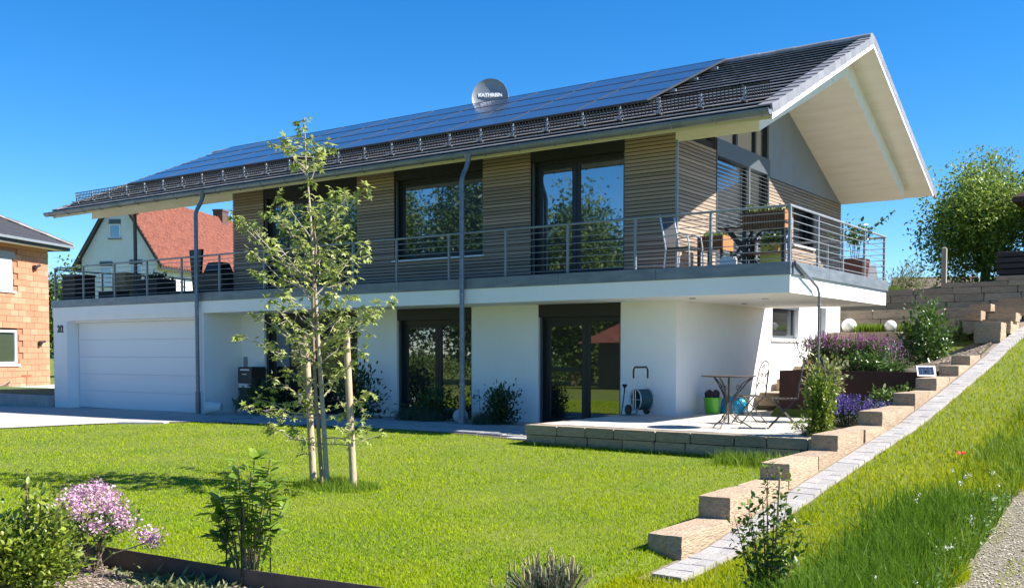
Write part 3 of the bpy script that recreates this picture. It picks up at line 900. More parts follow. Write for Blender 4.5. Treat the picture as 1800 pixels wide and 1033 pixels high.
# ---- corten raised bed
def bed_z(X, Y):
    b = 1.14 + (Y - 2) * .05; t = np.clip((X - 21.4) / 1.55, 0, 1) ** 1.3 * np.clip((Y - 2.6) / 1.2, 0, 1)
    return b + (np.maximum(bank(Y) + .015, b) - b) * t
cb = MB()
cb.box(19.98, 22.72, 2.0, 2.012, .35, 1.21); cb.box(19.98, 19.992, 2.012, 9.3, .35, 1.21); cb.box(19.98, 22.72, 2.012, 2.05, 1.195, 1.21)
o = cb.build('corten_bed_wall', corten); tag(o, 'dark rusted steel sheet holding the raised flower bed', 'planter wall')
bed2 = grid_mesh('garden_bed', np.array([19.995, 20.6, 21.2, 21.6, 22.0, 22.4, 22.7, 22.97]), np.arange(2.05, 9.5, .3), lambda X, Y: bed_z(X, Y) + .012 * np.sin(9 * X + 5 * Y), soil)
tag(bed2, kind='structure')
bed1 = grid_mesh('garden_bed', np.array([21.72, 22.0, 22.4, 22.72]), np.arange(-1.95, 2.0, .2), lambda X, Y: .42 + np.clip(Y + 1.8, 0, 4) * .06 + .01 * np.sin(11 * X + 7 * Y), soil)
tag(bed1, kind='structure')
bed3 = grid_mesh('garden_bed', np.arange(18.45, 22.5, .4), np.arange(9.78, 10.9, .2), lambda X, Y: 2.0 + .0 * X, soil); tag(bed3, kind='structure')
bed4 = grid_mesh('garden_bed', np.arange(17.2, 27, .5), np.arange(11.2, 12.9, .3), lambda X, Y: 2.56 + .0 * X, soil); tag(bed4, kind='structure')

# ================================================================== NEIGHBOUR HOUSES
yaw_n = math.atan2(.434, .901)           # both neighbours share this turn
# local frame: +y runs away along the lit wall, +x faces the sun
orange = [mat('clay_block', (.40, .17, .095), .9, col2=(.45, .205, .12), scale=6, rnd=.10, bump=.3), mat('pale_clay_block', (.47, .255, .155), .9, col2=(.44, .22, .135), scale=6, rnd=.10, bump=.3)]
mortar = mat('mortar', (.33, .15, .085), .95)
N1 = thing('brick_house', 'orange clay block house with dark hipped roof at the left edge', 'house', (-14.53, 8.29, 0), yaw_n)
W1 = MB()
holes = [(-6.5, -1.55, 1.05, 2.45), (-6.5, -1.62, 4.0, 5.6)]
wall_x(W1, -.3, -.05, [-9, 0], [0, 5.95], [(-5.2, -2.05, 1.02, 2.50), (-5.2, -2.25, 3.95, 5.55)])
W1.box(-9, -.3, -9, -8.7, 0, 5.95); W1.box(-9, -.3, -.3, 0, 0, 5.95); W1.box(-9, -8.7, -8.7, -.3, 0, 5.95)
w1 = W1.build('wall', mortar, N1)
cb_ = [unit_block('clay_block', m_, .0) for m_ in orange]
r1 = random.Random(3); nblk = 0
for row in range(24):
    z = .02 + row * .248
    y = 0.0 if row % 2 == 0 else -.25
    if row % 2: 
        piece('clay_block', cb_[1], w1, (-.032, -.125, z + .122), (.06, .24, .236))
    while y > -6.0:
        a, b = y - .5, y
        hit = (a < -2.05 and b > -5.2 and z + .2 > 1.02 and z < 2.45) or (a < -2.25 and b > -5.2 and z + .2 > 3.95 and z < 5.5)
        if not hit:
            piece('clay_block', cb_[1 if r1.random() < .22 else 0], w1, (-.03 + r1.uniform(-.006, .006), (a + b) / 2, z + .122), (.06, .488, .236)); nblk += 1
        y -= .5
def n_window(y0, y1, z0, z1, shutter):
    o = MB().box(-.14, -.06, y0, y1, z0, z0 + .09).box(-.14, -.06, y0, y1, z1 - .09, z1).box(-.14, -.06, y0, y0 + .1, z0 + .09, z1 - .09).box(-.14, -.06, y1 - .1, y1, z0 + .09, z1 - .09).box(-.14, -.06, (y0 + y1) / 2 - .06, (y0 + y1) / 2 + .06, z0 + .09, z1 - .09).build('window', white_board, N1)
    if shutter:
        for i in range(int((z1 - z0) / .09)):
            MB().box(-.055, -.02, y0 + .05, y1 - .05, z0 + .02 + i * .09, z0 + .1 + i * .09).build('shutter_slat', mat('shutter_grey', (.62, .65, .70), .5), o, bevel=.008)
    else:
        bx('pane', pane_m, o, -.12, -.1, y0 + .1, y1 - .1, z0 + .09, z1 - .09)
    bx('sill', white_board, o, -.06, .06, y0 - .05, y1 + .05, z0 - .08, z0)
n_window(-4.5, -2.06, 1.05, 2.42, False); n_window(-4.5, -2.26, 4.0, 5.3, True)
bx('shutter_box', mat('box_grey', (.30, .29, .30), .7), N1, -.1, .02, -5.2, -2.2, 5.3, 5.56)
# hipped roof with tile courses
ov = .7
rf = MB(); e = [(-9 - ov, -9 - ov), (ov, -9 - ov), (ov, ov), (-9 - ov, ov)]
rz0 = 6.05; ap = (-4.5, -4.5, 8.7)
rf.add([(x, y, rz0) for x, y in e] + [ap, (-4.5, -4.5, 8.7)], [(0, 1, 4), (1, 2, 4), (2, 3, 4), (3, 0, 4), (3, 2, 1, 0)])
rf1 = rf.build('roof', mat('charcoal_tile', (.035, .033, .036), .5, col2=(.055, .052, .055), scale=8), N1)
for q in range(12):
    f0 = q / 12; f1 = (q + 1.15) / 12
    for (A, B) in ((1, 2), (2, 3)):
        a = Vector((*e[A], rz0)); b = Vector((*e[B], rz0)); c = Vector(ap)
        p0, p1 = a.lerp(c, f0), b.lerp(c, f0); p2, p3 = b.lerp(c, min(f1, 1)), a.lerp(c, min(f1, 1))
        up_ = Vector((0, 0, .05))
        MB().hexa([p0, p1, p2, p3, p0 + up_ * 1.6, p1 + up_ * 1.6, p2 + up_ * .4, p3 + up_ * .4]).build('tile_course', MATS['charcoal_tile'], rf1)
hipm = MB().tube([Vector((*e[2], rz0 + .06)).lerp(Vector(ap) + Vector((0, 0, .1)), t / 14) for t in range(15)], [.09 if t % 2 else .12 for t in range(15)], 8).build('hip_cap', MATS['charcoal_tile'], rf1)
bx('fascia', black, N1, -9.6, .62, .55, .64, 5.86, 6.05); bx('fascia', black, N1, .56, .64, -9.6, .55, 5.86, 6.05)
bx('gutter', galv, N1, .645, .76, -9.7, .75, 5.98, 6.08)
bx('soffit', white_board, N1, -.04, .56, -9, .55, 5.88, 5.9)
# wall lamp sockets and pipe stubs
for y, z in ((-1.0, 5.05), (-.75, 1.9)):
    MB().tube([(0, y, z), (.14, y, z + .01)], .09, 10).tube([(.06, y, z), (.2, y + .18, z + .1)], .05, 8).build('pipe_stub', black, N1)
MB().box(-.0, .02, -1.9, -1.25, .55, .60).box(0, .02, -1.62, -1.56, -.1, .55).build('copper_strip', mat('rust_paint', (.30, .10, .05), .8), N1)
bx('plinth', concrete, N1, -.2, 1.6, -10, 0.6, -.2, .14)
MB().box(0, .5, 0, .8, 0, .12).box(.05, .45, .05, .75, .12, .24).build('rubble_tub', black, None, (-13.0, 8.0, .14), bevel=.02)
tag(bpy.data.objects['rubble_tub'], 'black builder tub at the corner of the orange house', 'tub')
o = MB().tube([(0, 0, .05), (.3, .2, .25), (.5, 0, .1), (.2, -.3, .05), (.1, .2, .2), (-.3, .3, .06)], .03, 6).build('cable_coil', mat('cable', (.25, .18, .14), .8), None, (-12.6, 5.2, .14))
tag(o, 'tangled grey cable heap before the orange house', 'cable')

N2 = thing('white_house', 'white gabled house with red tiled roof behind the garage terrace', 'house', (-40.7, 28.95, 0), yaw_n)
gwid = 3.05; EV = 8.75; APX = 13.55; LEN = 24
RW = mat('old_white_wall', (.74, .74, .74), .9, col2=(.66, .66, .65), scale=1)
w2 = MB().extrude([(-gwid, 0, 0), (gwid, 0, 0), (gwid, 0, EV - .1), (0, 0, APX - .35), (-gwid, 0, EV - .1)], (0, LEN, 0)).build('wall', RW, N2)
red = mat('red_roof_tile', (.115, .030, .018), .85, col2=(.21, .068, .042), scale=3.5, detail=8, bump=.3, bscale=12)
rf2 = MB()
sl2 = (APX - EV) / gwid
for s_ in (-1, 1):
    rf2.extrude([(0, -.45, APX), (s_ * (gwid + .55), -.45, APX - sl2 * (gwid + .55)), (s_ * (gwid + .55), -.45, APX - sl2 * (gwid + .55) - .3), (0, -.45, APX - .3)], (0, LEN + .9, 0))
ro2 = rf2.build('roof', mat('dark_eave', (.03, .028, .027), .8), N2)
t2 = MB(); nc = 21; L2 = gwid + .6
pan = [(-.20, -.03), (-.13, .05), (-.05, .085), (.03, .05), (.08, -.03), (.20, -.035)]
for q in range(nc):
    x0 = L2 - q * L2 / nc; x1 = L2 - (q + 1.12) * L2 / nc
    za, zb = APX - sl2 * x0 + .10, APX - sl2 * x1 + .06
    yq = -.4
    prev = None; vs = []; 
    ny_ = int((LEN + .8) / .4)
    for a_ in range(ny_):
        for (dy, dz) in pan[:-1]:
            vs.append((x0, yq + a_ * .4 + dy + .2, za + .06 + dz)); vs.append((x1, yq + a_ * .4 + dy + .2, zb + dz))
    b0 = len(vs)
    t2.add(vs, [(2 * i, 2 * i + 2, 2 * i + 3, 2 * i + 1) for i in range(b0 // 2 - 1)])
    t2.add([(v[0], v[1], v[2] - .15) for v in vs[0::2]] + vs[0::2], [(i, i + 1, i + 1 + b0 // 2, i + b0 // 2) for i in range(b0 // 2 - 1)])
tt = t2.build('tile_courses', red, ro2); tt['kind'] = 'stuff'
MB().box(-.45, .45, 16.2, 17.4, APX - .8, APX + .75).box(-.5, .5, 16.15, 17.45, APX + .62, APX + .8).build('chimney', mat('dark_brick', (.10, .055, .045), .9), N2)
def n2_win(x, z, w, h, y=-.02):
    o = MB().box(x - w / 2, x - w / 2 + .07, y - .04, y + .03, z, z + h).box(x + w / 2 - .07, x + w / 2, y - .04, y + .03, z, z + h).box(x - w / 2 + .07, x + w / 2 - .07, y - .04, y + .03, z, z + .08).box(x - w / 2 + .07, x + w / 2 - .07, y - .04, y + .03, z + h - .08, z + h).build('window', white_board, N2)
    bx('pane', pane_m, o, x - w / 2 + .07, x + w / 2 - .07, y - .01, y + .02, z + .08, z + h - .08)
    bx('shutter_box', anthr2, o, x - w / 2 - .03, x + w / 2 + .03, y - .05, y + .03, z + h, z + h + .35)
    bx('sill', anthr2, o, x - w / 2 - .1, x + w / 2 + .1, y - .12, y + .03, z - .06, z)
n2_win(-.30, 9.95, .85, 1.05); n2_win(-1.05, 6.4, .95, 1.5); n2_win(1.35, 6.4, .95, 1.6)
sk = MB().box(-.35, .35, -.5, .5, 0, .1).build('roof_window', galv, N2, (gwid * .62, 19.0, APX - sl2 * gwid * .62 + .1)); sk.rotation_euler.y = math.atan(sl2)
bx('pane', pane_up, sk, -.28, .28, -.42, .42, .1, .11)
# ================================================================== GARDEN OBJECTS
iron = mat('wrought_iron', (.075, .06, .055), .55, .3)
# bistro table: top, centre post and three scrolled legs
def arc(p0, p1, bul, n=10):
    p0, p1, bul = Vector(p0), Vector(p1), Vector(bul)
    return [p0.lerp(p1, t / n) + bul * math.sin(math.pi * t / n) for t in range(n + 1)]
def spiral(c, u, w, r0, turns=1.3, n=14):
    c, u, w = Vector(c), Vector(u), Vector(w)
    return [c + (u * math.cos(2 * math.pi * turns * t / n) + w * math.sin(2 * math.pi * turns * t / n)) * r0 * (1 - .75 * t / n) for t in range(n + 1)]
T = thing('bistro_table', 'round wrought iron bistro table on the sunny patio', 'table', (20.37, -1.15, .40), R(15))
MB().lathe([(.001, .765), (.40, .765), (.41, .772), (.41, .782), (.40, .787), (.001, .787)], 28).build('table_top', iron, T)
MB().tube([(0, 0, .05), (0, 0, .765)], .014, 8).build('centre_post', iron, T)
for k in range(3):
    a = 2 * math.pi * k / 3 + .3; u = Vector((math.cos(a), math.sin(a), 0)); Zv = Vector((0, 0, 1))
    lg = MB()
    lg.tube([u * .36 + Zv * .755, u * .27 + Zv * .68, u * .14 + Zv * .52, u * .05 + Zv * .36, u * .06 + Zv * .24, u * .16 + Zv * .12, u * .30 + Zv * .03, u * .34 + Zv * .006], .010, 6)
    lg.tube([u * .33 + Zv * .75, u * .20 + Zv * .66, u * .10 + Zv * .5, u * .02 + Zv * .36], .008, 6)
    lg.tube([u * .02 + Zv * .36, u * .03 + Zv * .2, u * .14 + Zv * .09, u * .22 + Zv * .07], .008, 6)
    lg.tube(spiral(u * .14 + Zv * .60, u, Zv, .045), .006, 5); lg.tube(spiral(u * .12 + Zv * .15, u, Zv, .035), .006, 5)
    lg.build('leg', iron, T)
def bistro_chair(label, loc, rz_):
    t = thing('bistro_chair', label, 'chair', loc, rz_, 'wrought iron patio chairs')
    s = MB()
    for k in range(7): s.box(-.19, .19, -.19 + k * .056, -.19 + k * .056 + .04, .44, .452)
    s.build('seat', iron, t)
    MB().tube([(-.19, -.19, .44), (.19, -.19, .44), (.19, .19, .44), (-.19, .19, .44), (-.19, -.19, .44)], .009, 6).build('seat_frame', iron, t)
    for sx in (-1, 1):
        MB().tube([(sx * .19, -.17, .44), (sx * .19, .22, .006)], .010, 6).build('leg', iron, t)
        MB().tube([(sx * .17, .19, .46), (sx * .17, -.22, .006)], .010, 6).build('leg', iron, t)
    MB().tube([(-.19, .2, .03), (.19, .2, .03)], .008, 6).tube([(-.17, -.2, .03), (.17, -.2, .03)], .008, 6).build('stretcher', iron, t)
    b = MB()
    b.tube([(-.19, .19, .44), (-.195, .22, .70), (-.18, .25, .86), (-.11, .27, .97), (0, .275, 1.0), (.11, .27, .97), (.18, .25, .86), (.195, .22, .70), (.19, .19, .44)], .010, 6)
    b.tube([(-.15, .2, .46), (-.155, .225, .70), (-.14, .25, .84), (-.08, .265, .92), (0, .27, .945), (.08, .265, .92), (.14, .25, .84), (.155, .225, .7), (.15, .2, .46)], .006, 5)
    b.tube([(-.19, .2, .58), (-.1, .21, .64), (0, .215, .66), (.1, .21, .64), (.19, .2, .58)], .008, 6)
    for cx_, cz_ in ((-.08, .78), (.08, .78), (0, .90)):
        b.tube(spiral((cx_, .245, cz_), (1, 0, 0), (0, .1, 1), .045), .006, 5)
    for cx_ in (-.06, .05): b.add([(cx_ - .03, .238, .72), (cx_ + .03, .238, .74), (cx_ + .02, .244, .80), (cx_ - .02, .244, .77)], [(0, 1, 2, 3), (3, 2, 1, 0)])
    b.build('backrest', iron, t)
    return t
bistro_chair('wrought iron chair with arched back beside the bistro table', (20.28, -.12, .40), R(-44))
bistro_chair('wrought iron chair half hidden by the climbing plant', (21.10, -.80, .40), R(-70))
# green bucket with gloves, blue bag
B = thing('bucket', 'bright green bucket filled with black gloves against the gable wall', 'bucket', (18.72, 1.95, .40))
gm = mat('green_plastic', (.10, .42, .035), .35)
MB().lathe([(.12, 0), (.155, .27), (.165, .28), (.165, .30), (.155, .30), (.15, .27), (.118, .02), (.001, .015)], 20).build('tub', gm, B, smooth=True)
MB().tube(arc((-.16, 0, .26), (.16, 0, .26), (0, -.12, -.12)), .008, 6).build('handle', gm, B)
gl = MB()
for k in range(9):
    a = k * 2.4; rr_ = .075 if k else 0
    gl.tube([(rr_ * math.cos(a), rr_ * math.sin(a), .22), (rr_ * 1.2 * math.cos(a + .3), rr_ * 1.2 * math.sin(a + .3), .36 + .02 * (k % 3)), (rr_ * 1.3 * math.cos(a), rr_ * 1.3 * math.sin(a), .40 + .03 * (k % 2))], [.05, .055, .03], 8)
gl.build('gloves', mat('black_rubber', (.014, .015, .018), .7), B, smooth=True)
def lump(name, m, loc, r, seed, sz=(1, 1, 1), amp=.28, parent=None):
    bm = bmesh.new(); bmesh.ops.create_icosphere(bm, subdivisions=3, radius=1)
    q = random.Random(seed); dirs = [(Vector((q.uniform(-1, 1), q.uniform(-1, 1), q.uniform(-1, 1))).normalized(), q.uniform(-1, 1)) for _ in range(14)]
    for v in bm.verts:
        n_ = v.co.normalized(); s_ = 1 + amp * sum(max(0, n_.dot(d_)) ** 6 * w_ for d_, w_ in dirs)
        v.co = Vector((n_.x * sz[0], n_.y * sz[1], max(n_.z, -.55) * sz[2])) * r * s_
    me = bpy.data.meshes.new(name); bm.to_mesh(me); bm.free()
    for p in me.polygons: p.use_smooth = True
    return link_mesh(name, me, m, parent, loc)
bagm = mat('blue_plastic', (.01, .26, .42), .25, bump=.8, bscale=14)
o = lump('plastic_bag', bagm, (19.02, 2.22, .51), .20, 4, (1.25, 1, 1.0), .45); tag(o, 'crumpled turquoise plastic bag behind the green bucket', 'bag')
# hose reel trolley
Hs = thing('hose_trolley', 'garden hose reel trolley with tall handle by the patio door', 'hose trolley', (17.88, .78, .40), R(62)); Hs.scale = (.9, .9, .95)
al = mat('light_alloy', (.55, .56, .58), .35, .6)
hd = MB()
hd.tube([(-.17, .06, .10), (-.17, .05, .74)], .011, 8).tube([(.17, .06, .10), (.17, .05, .74)], .011, 8)
hd.build('upright', al, Hs)
MB().tube([(-.17, .05, .70), (-.17, .05, .86), (-.14, .05, .91), (.14, .05, .91), (.17, .05, .86), (.17, .05, .70)], .019, 8).build('handle', black, Hs, smooth=True)
dr = MB(); 
for k in range(7): dr.tube([(-.12 + k * .04, .175 * math.cos(2 * math.pi * t / 20), .30 + .175 * math.sin(2 * math.pi * t / 20)) for t in range(21)], .023, 6, cap=False)
dr.build('hose', mat('teal_hose', (.015, .07, .08), .45), Hs, smooth=True)
for sx in (-.155, .155):
    o = MB().tube([(sx + .21 * 0, .20 * math.cos(2 * math.pi * t / 24), .30 + .20 * math.sin(2 * math.pi * t / 24)) for t in range(25)], .012, 6).tube([(sx, -.2, .30), (sx, .2, .30)], .01, 6).tube([(sx, 0, .10), (sx, 0, .50)], .01, 6).build('reel_side', al, Hs)
for sx in (.20,):
    for yy in (.12, .20)[:1]:
        pass
for sx in (-.22, .22):
    MB().tube([(sx - .02, .16, .10), (sx + .02, .16, .10)], .10, 18).build('wheel', black, Hs)
MB().tube([(-.22, .16, .10), (.22, .16, .10)], .012, 6).tube([(-.17, .06, .12), (-.17, -.22, .02), (.17, -.22, .02), (.17, .06, .12)], .011, 6).build('foot_frame', al, Hs)
MB().tube([(.16, 0, .30), (.24, 0, .30), (.24, .0, .36), (.30, 0, .36)], .012, 6).build('crank', mat('dark_red', (.12, .015, .01), .5), Hs)
MB().tube([(-.13, -.12, .20), (-.28, -.22, .05), (-.40, -.10, .02), (-.46, .05, .02), (-.38, .12, .18), (-.33, .14, .42)], .011, 6).build('hose_end', mat('teal_hose', (.015, .07, .08), .45), Hs, smooth=True)
MB().tube([(-.33, .14, .42), (-.32, .14, .52)], .014, 6).lathe([(.02, 0), (.055, .05), (.05, .07)], 10, (-.32, .14, .52)).build('spray_head', black, Hs)
# parcel box pillar by the entrance
Pb = thing('parcel_box', 'dark letterbox pillar with white labels beside the entrance', 'letterbox', (6.98, .62, .06))
bodym = mat('slate_box', (.030, .042, .050), .4)
bx('plinth', concrete, Pb, -.02, .52, -.04, .48, -.02, .10, .008)
bx('body', black, Pb, 0, .5, .03, .46, .10, 1.12, .006)
for z0, z1 in ((.12, .60), (.61, .74), (.75, 1.10)): bx('door', bodym, Pb, .01, .49, .006, .03, z0, z1, .004)
bx('name_plate', white_board, Pb, .10, .42, -.001, .005, 1.035, 1.068); bx('name_plate', white_board, Pb, .17, .33, -.001, .005, .935, .955)
bx('name_plate', white_board, Pb, .04, .46, -.001, .005, .63, .72)
bx('handle', galv, Pb, .05, .07, -.012, .004, .42, .56)
text_mesh('2/2', .085, .002, black, 'lettering', Pb, (.38, -.004, .675), (R(90), 0, 0), .9, .002)
for k_ in range(3): bx('print_line', anthr2, Pb, .07, .27, -.003, -.0015, .648 + k_ * .022, .655 + k_ * .022)
bx('intercom', galv, H, 6.58, 6.70, WY - .03, WY - .001, 1.12, 1.42)
# white pot lying on its side, green crate
po = MB().lathe([(.10, 0), (.155, .34), (.17, .345), (.17, .37), (.155, .37), (.148, .34), (.09, .02), (.001, .02)], 22).build('flower_pot', mat('pale_pot', (.62, .64, .62), .6), None, (7.22, -.05, .24), smooth=True)
po.rotation_euler = (R(90), R(0), R(-62)); tag(po, 'empty white pot lying on its side by the garage pier', 'pot')
wc = thing('watering_can', 'green watering can behind the white pot', 'watering can', (5.98 + .52, .75, 0))
gcan = mat('dark_green_plastic', (.01, .11, .05), .4)
MB().lathe([(.13, .0), (.14, .25), (.11, .30), (.10, .30), (.001, .29)], 16).build('body', gcan, wc, smooth=True)
MB().tube([(-.10, 0, .1), (-.24, -.02, .24), (-.30, -.02, .34)], [.03, .02, .018], 8).build('spout', gcan, wc)
MB().tube(arc((-.1, 0, .29), (.13, 0, .12), (.05, 0, .2)), .013, 6).build('handle', gcan, wc)
wc.location = (6.86, .82, .065)
# white globes
glm = mat('white_globe', (.80, .80, .77), .35)
def globe(label, loc, r, group='garden globe lamps'):
    t = thing('globe_lamp', label, 'lamp', loc, 0, group)
    MB().lathe([(r * math.sin(R(a)) + .0005, r - r * math.cos(R(a))) for a in range(8, 181, 8)], 28).build('globe', glm, t, smooth=True)
    MB().lathe([(.05, -.03), (.05, .03)], 12).build('base', anthr, t)
globe('larger white globe lamp close to the white gable wall', (18.78, 10.0, 2.02), .175)
globe('smaller white globe lamp between grass tufts on the low wall', (19.78, 10.0, 2.02), .145)
sp_ = MB().lathe([(.15 * math.sin(R(a)) + .0005, .15 - .15 * math.cos(R(a))) for a in range(8, 181, 8)], 26).build('stone_ball', mat('grey_ball', (.40, .42, .44), .7), None, (14.25, .1, .13), smooth=True)
tag(sp_, 'grey ball beside the foot of the middle downpipe', 'ball')
# solar spot panel
so = thing('solar_light_panel', 'small solar panel with white frame leaning on the stone steps', 'solar panel', (22.60, 1.45, 1.15), R(20))
q = MB().box(-.14, .14, -.012, .0, 0, .24).build('frame', white_board, so); q.rotation_euler.x = R(-48)
for a_ in range(4):
    for b_ in range(3): MB().box(-.115 + a_ * .058, -.115 + a_ * .058 + .052, -.016, -.0125, .03 + b_ * .062, .03 + b_ * .062 + .055).build('cell', pv_m, q)
MB().tube([(0, .06, -.05), (0, .06, .1)], .012, 6).build('stake', black, so)
# obelisk trellis with its climber
ob = thing('garden_obelisk', 'thin iron obelisk carrying the climbing plant at the patio corner', 'trellis', (21.98, -1.72, .40))
for k in range(4):
    a = k * math.pi / 2 + .6
    MB().tube([(.13 * math.cos(a), .13 * math.sin(a), 0), (.12 * math.cos(a), .12 * math.sin(a), .75), (.05 * math.cos(a), .05 * math.sin(a), .95), (0, 0, 1.02)], .007, 6).build('rod', iron, ob)
MB().tube([(0.12 * math.cos(2 * math.pi * t / 16), .12 * math.sin(2 * math.pi * t / 16), .55) for t in range(17)], .006, 5).build('ring', iron, ob)
ro_ = MB().tube([(0, 0, 0), (.02, .03, 1.0), (.03, .05, 1.95)], .008, 6).build('garden_rod', iron, None, (21.55, -.75, .40)); tag(ro_, 'single thin iron rod rising in front of the gable window', 'rod')

# ================================================================== BALCONY OBJECTS
FL = 2.905
def tube_chair(label, loc, rz_, dark):
    t = thing('balcony_chair', label, 'chair', loc, rz_, 'balcony chairs')
    m_ = al
    for sx in (-.25, .25):
        MB().tube([(sx, .24, 0), (sx, .20, .40), (sx, .26, .72), (sx, .32, 1.0)], .014, 8).build('leg', m_, t, smooth=True)
        MB().tube([(sx, -.26, 0), (sx, -.24, .45), (sx, -.21, .61), (sx, -.10, .655), (sx, .23, .63)], .014, 8).build('leg', m_, t, smooth=True)
    MB().box(-.24, .24, -.22, .24, .40, .43).build('seat', dark, t, bevel=.008)
    MB().hexa([(-.235, .215, .45), (.235, .215, .45), (.235, .235, .45), (-.235, .235, .45), (-.235, .315, 1.0), (.235, .315, 1.0), (.235, .335, 1.0), (-.235, .335, 1.0)]).build('backrest', dark, t)
    return t
meshd = mat('black_mesh', (.02, .02, .022), .6)
tube_chair('metal armchair with dark seat at the wooden corner of the balcony', (18.75, .62, FL), R(88), meshd)
slat_m = mat('brown_slat', (.10, .042, .018), .6, col2=(.15, .07, .03), scale=5)
orange_w = mat('oiled_wood', (.42, .19, .06), .55, col2=(.34, .14, .04), scale=4, stretch=(1, 1, 8))
def slat_planter(label, loc, w, d, h, legh, rz_=0):
    t = thing('slatted_planter', label, 'planter', loc, rz_, 'slatted balcony planters')
    bx('box', black, t, -w / 2 + .015, w / 2 - .015, -d / 2 + .015, d / 2 - .015, legh, legh + h - .02)
    n_ = int(w / .045)
    for k in range(n_):
        x = -w / 2 + k * w / n_
        MB().box(x + .006, x + w / n_ - .006, -d / 2, -d / 2 + .014, legh, legh + h).build('slat', slat_m, t)
    for k in range(4):
        MB().box(w / 2 - .014, w / 2, -d / 2 + .02 + k * (d - .04) / 4, -d / 2 + .02 + (k + 1) * (d - .04) / 4 - .008, legh, legh + h).build('slat', orange_w, t)
        MB().box(-w / 2, -w / 2 + .014, -d / 2 + .02 + k * (d - .04) / 4, -d / 2 + .02 + (k + 1) * (d - .04) / 4 - .008, legh, legh + h).build('slat', orange_w, t)
    for sx in (-w / 2 + .03, w / 2 - .03):
        for sy in (-d / 2 + .03, d / 2 - .03):
            MB().box(sx - .025, sx + .025, sy - .025, sy + .025, 0, legh).build('leg', black, t)
    P = np.stack([RNG.uniform(-w / 2 + .04, w / 2 - .04, 90), RNG.uniform(-d / 2 + .03, d / 2 - .03, 90), np.full(90, legh + h - .03)], 1)
    D_ = RNG.normal(0, .6, (90, 3)); D_[:, 2] = np.abs(D_[:, 2]) + .6
    leaves('herbs', P, D_, RNG.uniform(.08, .2, 90), 'narrow', leaf_mid, t)
    return t
slat_planter('tall slatted planter on black legs at the balcony corner', (20.30, .52, FL), .72, .36, .30, .62, R(0))
slat_planter('lower slatted planter with orange side behind the armchair', (18.85, 1.75, FL), .50, .5, .26, .46, R(0))
bx_t = thing('plant_shelf', 'low dark shelf with a potted plant under the tall planter', 'shelf', (20.32, .56, FL))
MB().box(-.33, .30, -.15, .15, .24, .265).build('board', slat_m, bx_t)
MB().box(-.33, .30, -.15, .15, .44, .465).build('board', black, bx_t)
for sx in (-.31, .28):
    for sy in (-.13, .13): MB().box(sx - .012, sx + .012, sy - .012, sy + .012, 0, .44).build('leg', black, bx_t)
pp = thing('potted_plant', 'small green plant in a tan pot on the low shelf', 'potted plant', (20.44, .52, FL + .265))
MB().lathe([(.06, 0), (.085, .13), (.09, .14), (.08, .14), (.001, .12)], 14).build('pot', mat('tan_pot', (.40, .24, .09), .6), pp, smooth=True)
P = RNG.normal(0, .09, (110, 3)) + np.array([0, 0, .22]); leaves('foliage', P, RNG.normal(0, 1, (110, 3)), RNG.uniform(.05, .1, 110), 'oval', leaf_mid, pp)
tw = MB()
for k in range(8): tw.hexa([(-.24 + k * .055, 0, .1), (-.19 + k * .055, .015 * (k % 2), .1), (-.19 + k * .055, .03, .1), (-.24 + k * .055, .03, .1), (-.22 + k * .05, .02, .60), (-.175 + k * .05, .02, .60), (-.175 + k * .05, .045, .60), (-.22 + k * .05, .045, .60)])
o = tw.build('green_cloth', mat('lime_cloth', (.42, .50, .12), .8), None, (20.28, .86, FL)); tag(o, 'lime green cloth hanging behind the tall planter', 'cloth')
fc = thing('folding_table', 'dark folding table with crossed legs in the middle of the balcony', 'table', (19.72, .95, FL), R(12))
MB().box(-.38, .38, -.30, .30, .70, .725).build('table_top', black, fc, bevel=.005)
for sy in (-.24, .24):
    MB().hexa([(-.34, sy - .015, 0), (-.28, sy - .015, 0), (-.28, sy + .015, 0), (-.34, sy + .015, 0), (.22, sy - .015, .70), (.28, sy - .015, .70), (.28, sy + .015, .70), (.22, sy + .015, .70)]).build('leg', black, fc)
    MB().hexa([(.28, sy - .045, 0), (.34, sy - .045, 0), (.34, sy - .016, 0), (.28, sy - .016, 0), (-.28, sy - .045, .70), (-.22, sy - .045, .70), (-.22, sy - .016, .70), (-.28, sy - .016, .70)]).build('leg', black, fc)
tube_chair('second metal armchair seen from behind the folding table', (19.95, 1.75, FL), R(10), mat('grey_mesh', (.25, .24, .23), .6))
# standing paddle-shaped chair back, white cushion box and boots kept simple but real
wb = MB().box(-.12, .12, -.1, .1, 0, .2).box(-.11, .11, -.09, .09, .2, .23).build('storage_box', white_board, None, (19.62, .55, FL), bevel=.02); tag(wb, 'small white storage box under the folding table', 'box')
sh_ = thing('shoes', 'pair of pale shoes on the balcony floor by the armchair', 'shoes', (19.27, .42, FL))
for s_ in (0, .12): MB().hexa([(0, s_, 0), (.26, s_ + .01, 0), (.26, s_ + .09, 0), (0, s_ + .08, 0), (.01, s_ + .005, .11), (.13, s_ + .02, .09), (.13, s_ + .08, .09), (.01, s_ + .075, .11)]).build('shoe', mat('pale_leather', (.55, .55, .60), .5), sh_, bevel=.012)
bp = thing('potted_shrub', 'leafy shrub in a square brown pot at the far balcony corner', 'potted plant', (20.58, 4.35, FL))
MB().hexa([(-.19, -.19, 0), (.19, -.19, 0), (.19, .19, 0), (-.19, .19, 0), (-.23, -.23, .42), (.23, -.23, .42), (.23, .23, .42), (-.23, .23, .42)]).build('pot', mat('brown_glaze', (.10, .03, .02), .4), bp, bevel=.012)
st = MB()
for k in range(5): st.tube([(.03 * k - .06, 0, .4), (.05 * k - .1, .03 * (k % 2), .7), (.11 * k - .22, .05 * (k % 3) - .05, .95)], .008, 5)
st.build('stem', stem_m, bp)
